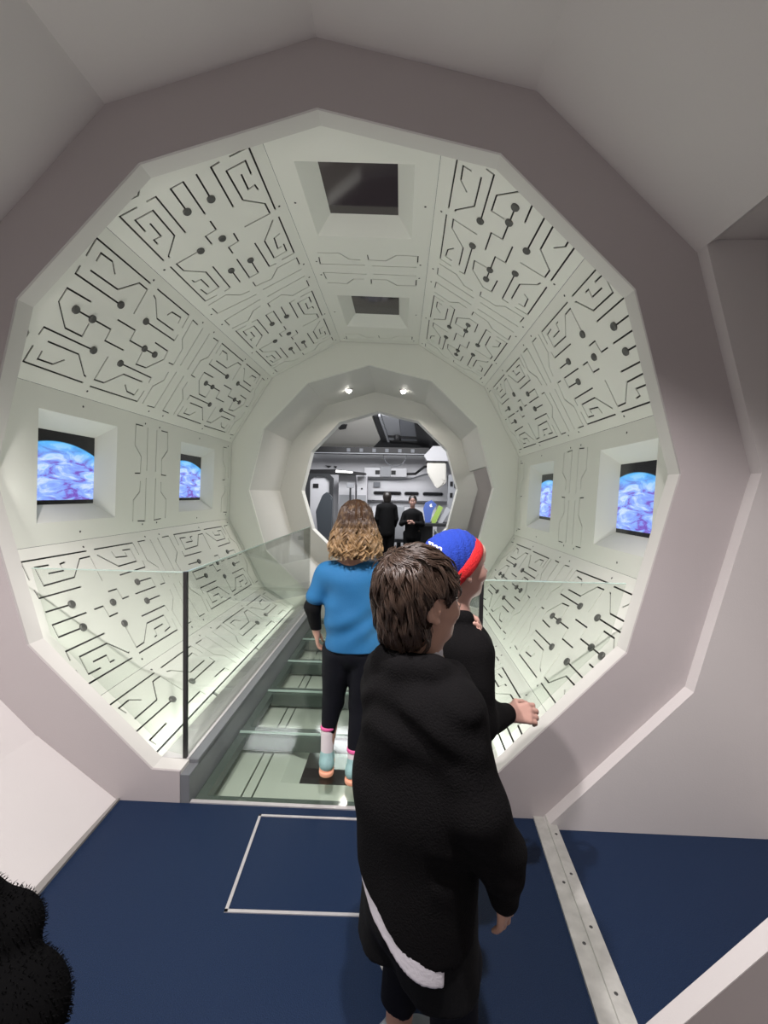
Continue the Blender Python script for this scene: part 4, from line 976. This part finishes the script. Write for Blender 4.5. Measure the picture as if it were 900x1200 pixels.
locks('hair_locks', pth, .0016, 'hair_brown', hr, rtip=.3)

# ---------------- boy in the blue and red hat ----------------
hb = empty('person', (.585, -.555, 0), 'boy in blue and red knitted hat and black jacket, hand at his chin', 'person', math.radians(18))
s = 1.0; T = Matrix.Translation((-.004, 0, 1.272)) @ Matrix.Rotation(math.radians(2), 4, 'Z') @ Matrix.Rotation(math.radians(-4), 4, 'Y')
B = Body(); head(B, T, s)
B.sub(np.array(T @ Vector((.094, 0, -.062))), (.014, .016, .007), (0, 0, 0), .004)
B.c((-.01, 0, 1.18), (-.015, 0, 1.06), .046, .052, .03)
B.c((-.01, .10, 1.03), (-.01, -.10, 1.03), .052, .052, .03).c((0, 0, 1.0), (0, 0, .70), .10, .10, .05)
B.ch([(-.01, -.13, 1.03), (-.02, -.19, .83), (.170, -.052, .768)], [.040, .033, .024], .02)
B.ch([(-.01, .13, 1.03), (.12, .09, .88), (.060, -.033, 1.01)], [.040, .033, .024], .02)
hand(B, frame((.180, -.052, .765), (1, -.16, .0), (.1, -.75, .65)), 1, 1.02, .75, .03, .7)
hand(B, frame((.057, -.040, 1.02), (-.15, -.45, 1), (1, -.3, 0)), -1, .86, .65, .05, .5)
B.ch([(0, .07, .66), (-.08, .07, .38), (-.20, .07, .08)], [.075, .050, .033], .02).ch([(0, -.07, .66), (-.08, -.07, .38), (-.20, -.07, .08)], [.075, .050, .033], .02)
put('body', B, .0042, 'skin_pale', hb); eyes(T, s, hb)
B = Body()
B.c((-.015, .11, 1.02), (-.015, -.11, 1.02), .068, .068, .05).c((-.005, 0, .98), (-.005, 0, .60), .125, .13, .05)
B.ch([(-.01, -.14, 1.02), (-.02, -.195, .83), (.158, -.058, .770)], [.062, .052, .036], .03).ch([(-.01, .135, 1.02), (.12, .095, .88), (.065, -.025, 1.00)], [.062, .052, .036], .03)
B.ch([(.04, 0, 1.085), (0, .06, 1.11), (-.07, .04, 1.12), (-.07, -.04, 1.12), (0, -.06, 1.11), (.04, 0, 1.085)], [.018, .022, .028, .028, .022, .018], .02)
B.cut((0, 0, -1), -.58)
put('jacket', B, .0065, 'black_fleece', hb, folds(11, .003, 14, 12))
B = Body().c((0, .05, .64), (-.20, .07, .10), .095, .055, .03).c((0, -.05, .64), (-.20, -.07, .10), .095, .055, .03).cut((0, 0, -1), -.085)
put('trousers', B, .007, 'black_cloth', hb, folds(12, .003, 16, 12))
for y in (.07, -.07):
    B1, B2 = Body(), Body(); shoe(B1, B2, (-.20, y, .08), 0); so = put('shoe', B1, .006, 'shoe_grey', hb); put('sole', B2, .006, 'sole_white', so)
# knitted hat: dome, red cuff, white figures
Tm = T @ Matrix.Translation((-.004, 0, .022)) @ Matrix.Rotation(math.radians(-46), 4, 'Y')
B = Body(); eu = Tm.to_3x3().to_euler(); er = (eu.x, eu.y, eu.z); Q = lambda *p: np.array(Tm @ Vector(p))
B.e(Q(-.008, 0, .020), (.104, .086, .092), er, .02).e(Q(-.030, 0, .050), (.080, .078, .064), er, .03)
nn = Tm.to_3x3() @ Vector((0, 0, -1)); B.cut(tuple(nn), float(nn.dot(Tm @ Vector((0, 0, -.004)))))
hat = put('knitted_hat', B, .004, 'hat_blue', hb, lambda x, y, z: .0012*np.sin(260*x+12*y)+.003*np.sin(20*x+11*z))
Vv, Ff = [], []; ns, nr = 64, 10
for i in range(ns):
    t = 2*PI*i/ns
    for k in range(nr):
        a = 2*PI*k/nr; ex, ey = .099+.0085*math.cos(a), .083+.0085*math.cos(a)
        Vv.append(tuple(Tm @ Vector((ex*math.cos(t)-.008, ey*math.sin(t), -.010+.021*math.sin(a)+.0012*math.sin(i*PI)))))
for i in range(ns):
    for k in range(nr): Ff.append((i*nr+k, ((i+1) % ns)*nr+k, ((i+1) % ns)*nr+(k+1) % nr, i*nr+(k+1) % nr))
me = bpy.data.meshes.new('hat_cuff'); me.from_pydata(Vv, [], Ff); link('hat_cuff', me, 'hat_red', hat, True)
# figures on the crown of the hat, wrapped on to the wool
def figure8(c, w_, h_):
    out = []
    for dz, r in ((h_*.24, h_*.21), (-h_*.24, h_*.25)):
        out.append([(c[0]+w_*.5*math.cos(t)*(r/(h_*.25)), c[1]+dz+r*math.sin(t)) for t in [2*PI*k/16 for k in range(17)]])
    return out
def on_hat(u, v):
    """u around to the right-back side, v up: point on hat ellipsoid in hat frame"""
    az = math.radians(-108)+u/.05; el = math.radians(69)+v/.085
    d = Vector((math.cos(az)*math.cos(el), math.sin(az)*math.cos(el), math.sin(el)))
    c_ = Vector((-.020, 0, .030)); lo, hi = .05, .2
    def F(p): return min(((p.x+.008)/.104)**2+(p.y/.086)**2+((p.z-.020)/.092)**2, ((p.x+.030)/.080)**2+(p.y/.078)**2+((p.z-.050)/.064)**2)
    for _ in range(24):
        m_ = (lo+hi)/2
        if F(c_+d*m_) < 1: lo = m_
        else: hi = m_
    return Tm @ (c_+d*(lo+.0045))
bm = bmesh.new()
for cx in (-.019, .019):
    for lp in figure8((.004, cx), .024, .034): tube(bm, [on_hat(p[0]*1.0, p[1]) for p in lp], .0030, 6)
obj('hat_lettering', bm, 'letter_white', hat, True)

# ---------------- girl in the blue t-shirt ----------------
gl = empty('person', (.128, .30, 0), 'girl with long wavy hair in bright blue t-shirt walking away over the glass floor', 'person', math.radians(90))
s = .96; T = Matrix.Translation((0, -.022, 1.345)) @ Matrix.Rotation(math.radians(-6), 4, 'Z')
B = Body(); head(B, T, s)
B.c((-.015, -.018, 1.27), (-.01, -.005, 1.14), .044, .048, .03)
B.c((-.01, .11, 1.10), (-.01, -.12, 1.10), .045, .045, .03).c((0, 0, 1.07), (0, -.005, .88), .095, .085, .05).c((0, -.005, .88), (0, -.01, .72), .085, .105, .05)
B.ch([(-.01, .135, 1.09), (-.01, .205, .90), (.03, .190, .755)], [.040, .032, .022], .02)
B.ch([(-.01, -.15, 1.09), (.02, -.20, .90), (.14, -.17, .82)], [.040, .032, .022], .02)
hand(B, frame((.032, .188, .745), (.15, -.05, -1), (-.2, 1, 0)), -1, .86, .5, .05, .5)
hand(B, frame((.145, -.168, .82), (1, .1, 0), (0, -.4, 1)), 1, .86, .6, .05, .5)
B.ch([(0, .065, .66), (.03, .095, .37), (.0, .118, .10)], [.078, .050, .030], .02).ch([(0, -.075, .66), (0, -.055, .37), (-.06, -.035, .10)], [.078, .050, .030], .02)
put('body', B, .0055, 'skin', gl)
B = Body()
B.c((-.01, .095, 1.075), (-.01, -.105, 1.075), .064, .064, .05).c((-.003, .03, 1.05), (-.003, .025, .90), .108, .100, .05).c((-.003, -.03, 1.05), (-.003, -.035, .90), .108, .100, .05)
B.c((-.003, .03, .90), (-.003, .035, .62), .100, .112, .05).c((-.003, -.04, .90), (-.003, -.05, .62), .100, .112, .05).cut((0, 0, -1), -.682)
B.c((-.01, .125, 1.085), (-.012, .185, .965), .060, .058, .03).c((-.01, -.14, 1.085), (.008, -.185, .965), .060, .058, .03)
B.sub((-.005, -.01, 1.20), (.06, .07, .08), (0, 0, 0), .01)
f2 = folds(31, .0065, 10, 20)
put('t_shirt', B, .0055, 'tee_blue', gl, lambda x, y, z: f2(x, y, z)+.007*np.sin(46*z+16*y+3*np.sin(8*y+1))*np.exp(-((z-.82)/.09)**2))
B = Body().ch([(-.012, .17, 1.00), (-.01, .206, .90), (.028, .191, .775)], [.046, .041, .030], .02).cut((0, 0, -1), -.765)
put('sleeve', B, .005, 'black_cloth', gl, folds(33, .002, 20, 40))
B = Body().ch([(0, -.175, 1.00), (.02, -.201, .90), (.13, -.173, .825)], [.046, .041, .032], .02)
put('sleeve', B, .005, 'black_cloth', gl, folds(34, .002, 20, 30))
B = Body().c((0, 0, .72), (0, -.01, .68), .105, .11, .04).ch([(0, .062, .66), (.03, .093, .37), (.004, .115, .21)], [.092, .058, .039], .015).ch([(0, -.075, .66), (0, -.056, .37), (-.05, -.038, .15)], [.092, .058, .039], .015).cut((0, 0, -1), -.150)
B.sub((.0, .125, .145), (.09, .062, .095), (0, 0, 0), .003)
put('leggings', B, .0055, 'legging_black', gl, folds(35, .0014, 20, 40))
B = Body().c((.004, .115, .235), (0, .118, .09), .037, .033, .01).cut((0, 0, 1), .232); sk = put('sock', B, .005, 'sock_white', gl, folds(36, .001, 20, 60))
B = Body().c((.004, .114, .245), (.004, .115, .232), .0415, .041, .01).cut((0, 0, 1), .250).cut((0, 0, -1), -.232); put('sock_band', B, .004, 'sock_pink', sk)
B = Body().c((-.052, -.037, .155), (-.06, -.035, .09), .037, .033, .01).cut((0, 0, 1), .148); sk = put('sock', B, .005, 'sock_white', gl, folds(37, .001, 20, 60))
B = Body().c((-.05, -.037, .160), (-.052, -.037, .148), .0415, .041, .01).cut((0, 0, 1), .166).cut((0, 0, -1), -.146); put('sock_band', B, .004, 'sock_pink', sk)
for a in ((0, .118, .085), (-.06, -.035, .085)):
    B1, B2 = Body(), Body(); shoe(B1, B2, a, .12 if a[1] > 0 else -.12)
    so = put('shoe', B1, .0045, 'shoe_teal', gl); put('sole', B2, .0045, 'shoe_orange', so)
    h_ = Vector((a[0]-.036, a[1], .03))
    B = Body().c(h_+Vector((-.0, .0, .0)), h_+Vector((.03, .0, .045)), .030, .016, .01).cut((1, 0, 0), a[0]-.03); put('heel_patch', B, .004, 'shoe_orange', so)
# wavy hair
B = Body(); P_ = lambda *p: np.array(T @ Vector([q*s for q in p]))
B.e(P_(-.016, 0, .034), (.104, .090, .100), (0, 0, 0), .01).e(P_(-.045, 0, -.070), (.070, .118, .100), (0, 0, 0), .05).e(P_(-.050, 0, -.115), (.055, .128, .060), (0, 0, 0), .04)
B.sub(P_(.11, 0, -.05), (.090, .085, .13), (0, 0, 0), .01)
hr = put('hair', B, .0055, 'hair_wavy_base', gl, lambda x, y, z: .004*np.sin(75*z+25*y+2*np.sin(22*y))*np.clip((1.36-z)*8, 0, 1))
random.seed(5); pth = []
for cl in range(250):
    while True:
        d = Vector((random.gauss(0, 1), random.gauss(0, 1), random.gauss(0, 1))).normalized()
        if not (d.x > .45 or d.z < -.1): break
    zend = -.150+rnd(-.035, .025); ph = rnd(0, 6.3); wv = rnd(42, 66)*random.choice((-1, 1)); amp = rnd(.008, .016); push = rnd(1.0, 1.10)
    for st_ in range(9):
        q = Vector((d.x*.106-.016, d.y*.092, d.z*.102+.034))+Vector((rnd(-1, 1), rnd(-1, 1), rnd(-1, 1)))*.006; rr = rnd(.98, 1.02); P = [T @ (q*s*rr)]
        ax_ = -abs(d.x)-.35 if d.x < .1 else -.05
        h_ = Vector((ax_, d.y*1.25, 0)); h_ = h_/max(.2, h_.length)
        steps = 22; z0_ = q.z; o1, o2 = rnd(-.004, .004), rnd(-.004, .004); dph = rnd(-.25, .25)
        for i in range(1, steps):
            t = i/(steps-1); z = z0_+(zend-z0_)*t
            k = math.sqrt(max(0, 1-((z-.034)/.104)**2)) if z > .034 else 1+.30*min(1, (.034-z)/.12)
            g_ = min(1, max(0, (.05-z)*9)); wr = amp*g_*(1+.4*t)
            X_ = -.016+h_.x*.104*k*(.92 if z < 0 else 1)*(1+(push-1)*g_)+o1; Y_ = h_.y*.094*k*(1+(push-1)*g_)+o2
            P.append(T @ Vector(((X_+wr*math.sin(wv*z+ph+dph))*s*rr, (Y_+wr*math.cos(wv*z+ph+dph))*s*rr, (z+.004*math.sin(wv*2*z+ph)*g_)*s)))
        pth.append((P, rnd(.6, 1.3)))
locks('hair_locks', pth, .0024, 'hair_wavy', hr, rtip=.35)

# ---------------- two people far away in the flight room ----------------
p1 = empty('person', (.10, 7.25, 0), 'distant dark-haired person all in black standing with back turned', 'person', math.radians(100))
B = Body().e((0, 0, 1.42), (.09, .08, .11)).c((0, 0, 1.36), (0, 0, 1.28), .05, .06).c((0, .12, 1.22), (0, -.12, 1.22), .06).c((0, 0, 1.2), (0, 0, .8), .12, .13)
B.ch([(0, .16, 1.22), (.02, .20, .98), (.08, .17, .80)], [.045, .04, .03]).ch([(0, -.16, 1.22), (.02, -.20, .98), (.08, -.17, .80)], [.045, .04, .03]).ch([(0, .08, .8), (0, .09, .05)], [.09, .05]).ch([(0, -.08, .8), (0, -.09, .05)], [.09, .05])
B.c((-.02, .09, .03), (.16, .09, .03), .035, .03).c((-.02, -.09, .03), (.16, -.09, .03), .035, .03)
put('body', B, .012, 'skin', p1)
B = Body().c((-.005, .12, 1.22), (-.005, -.12, 1.22), .075, .075, .04).c((0, 0, 1.2), (0, 0, .70), .15, .16, .05).ch([(0, .16, 1.22), (.02, .20, .98), (.07, .175, .83)], [.062, .055, .045]).ch([(0, -.16, 1.22), (.02, -.20, .98), (.07, -.175, .83)], [.062, .055, .045]).cut((0, 0, -1), -.62)
put('coat', B, .012, 'black_cloth', p1)
B = Body().ch([(0, .08, .78), (0, .09, .08)], [.105, .07]).ch([(0, -.08, .78), (0, -.09, .08)], [.105, .07]).cut((0, 0, -1), -.06); put('trousers', B, .012, 'black_cloth', p1)
B = Body().e((-.015, 0, 1.445), (.098, .092, .108)).e((-.05, 0, 1.37), (.05, .075, .08)); put('hair', B, .010, 'hair_dark', p1)
p2 = empty('person', (.62, 6.8, 0), 'distant dark-haired boy in dark jacket facing the tunnel, hands held together', 'person', math.radians(-100))
s = .93; T = Matrix.Translation((0, 0, 1.36)) @ Matrix.Rotation(math.radians(8), 4, 'Z'); B = Body(); head(B, T, s)
B.c((0, 0, 1.28), (0, 0, 1.16), .045, .05).c((0, .11, 1.12), (0, -.11, 1.12), .055).c((0, 0, 1.1), (0, 0, .75), .11, .11)
B.ch([(0, .14, 1.12), (.04, .20, .92), (.20, .06, .95)], [.042, .036, .026]).ch([(0, -.14, 1.12), (.04, -.20, .92), (.20, -.05, .98)], [.042, .036, .026])
hand(B, frame((.20, .06, .95), (.5, -.7, .2), (0, 0, 1)), -1, .95, .6); hand(B, frame((.20, -.05, .98), (.5, .7, .3), (0, 0, 1)), 1, .95, .6)
B.ch([(0, .08, .75), (0, .09, .05)], [.08, .045]).ch([(0, -.08, .75), (0, -.09, .05)], [.08, .045]).c((-.02, .09, .03), (.15, .09, .03), .033, .028).c((-.02, -.09, .03), (.15, -.09, .03), .033, .028)
put('body', B, .008, 'skin_pale', p2); eyes(T, s, p2)
B = Body().c((-.005, .115, 1.115), (-.005, -.115, 1.115), .07, .07, .04).c((0, 0, 1.1), (0, 0, .68), .14, .145, .05).ch([(0, .15, 1.11), (.04, .205, .92), (.18, .075, .95)], [.058, .05, .038]).ch([(0, -.15, 1.11), (.04, -.205, .92), (.18, -.065, .975)], [.058, .05, .038]).cut((0, 0, -1), -.60)
put('jacket', B, .010, 'black_cloth', p2)
B = Body().ch([(0, .08, .72), (0, .09, .08)], [.098, .065]).ch([(0, -.08, .72), (0, -.09, .08)], [.098, .065]).cut((0, 0, -1), -.06); put('trousers', B, .012, 'black_cloth', p2)
P_ = lambda *p: np.array(T @ Vector([q*s for q in p]))
B = Body().e(P_(-.018, 0, .040), (.098, .084, .094)).sub(P_(.09, 0, -.045), (.085, .11, .09)); put('hair', B, .008, 'hair_dark', p2)

# ---------------- fluffy black coat at the lower left edge ----------------
mat('fur_black', (.0028, .0028, .003), .95, spec=.03)
ct = empty('fluffy_coat', (-.40, -1.36, 0), 'black fluffy coat bulging into the lower left corner beside the wall', 'coat')
B = Body()
for c, r in (((.02, .0, .745), .080), ((.085, .03, .715), .06), ((.12, -.03, .60), .110), ((.12, -.05, .45), .12), ((.03, 0, .55), .14), ((-.05, 0, .40), .17), ((.04, 0, .2), .19), ((0, 0, .10), .20)): B.e(c, (r, r, r*1.0), (0, 0, 0), .02)
B.cut((0, 0, -1), 0)
me = B.mesh(.008, folds(40, .010, 14, 16), 1); me.name = 'coat_folds'; co = link('coat_folds', me, 'fur_black', ct)
random.seed(9); pth = []; nv = len(me.vertices)
for _ in range(17000):
    v = me.vertices[random.randrange(nv)]
    if v.co.x < -.05 or v.co.z < .25: continue
    n_ = v.normal; t_ = Vector((rnd(-1, 1), rnd(-1, 1), rnd(-1, .5))); L = rnd(.004, .008)
    pth.append(([v.co+n_*0, v.co+n_*L*.6+t_*L*.25, v.co+n_*L*.8+t_*L*.7], 1))
locks('fur', pth, .0012, 'fur_black', co, 3)
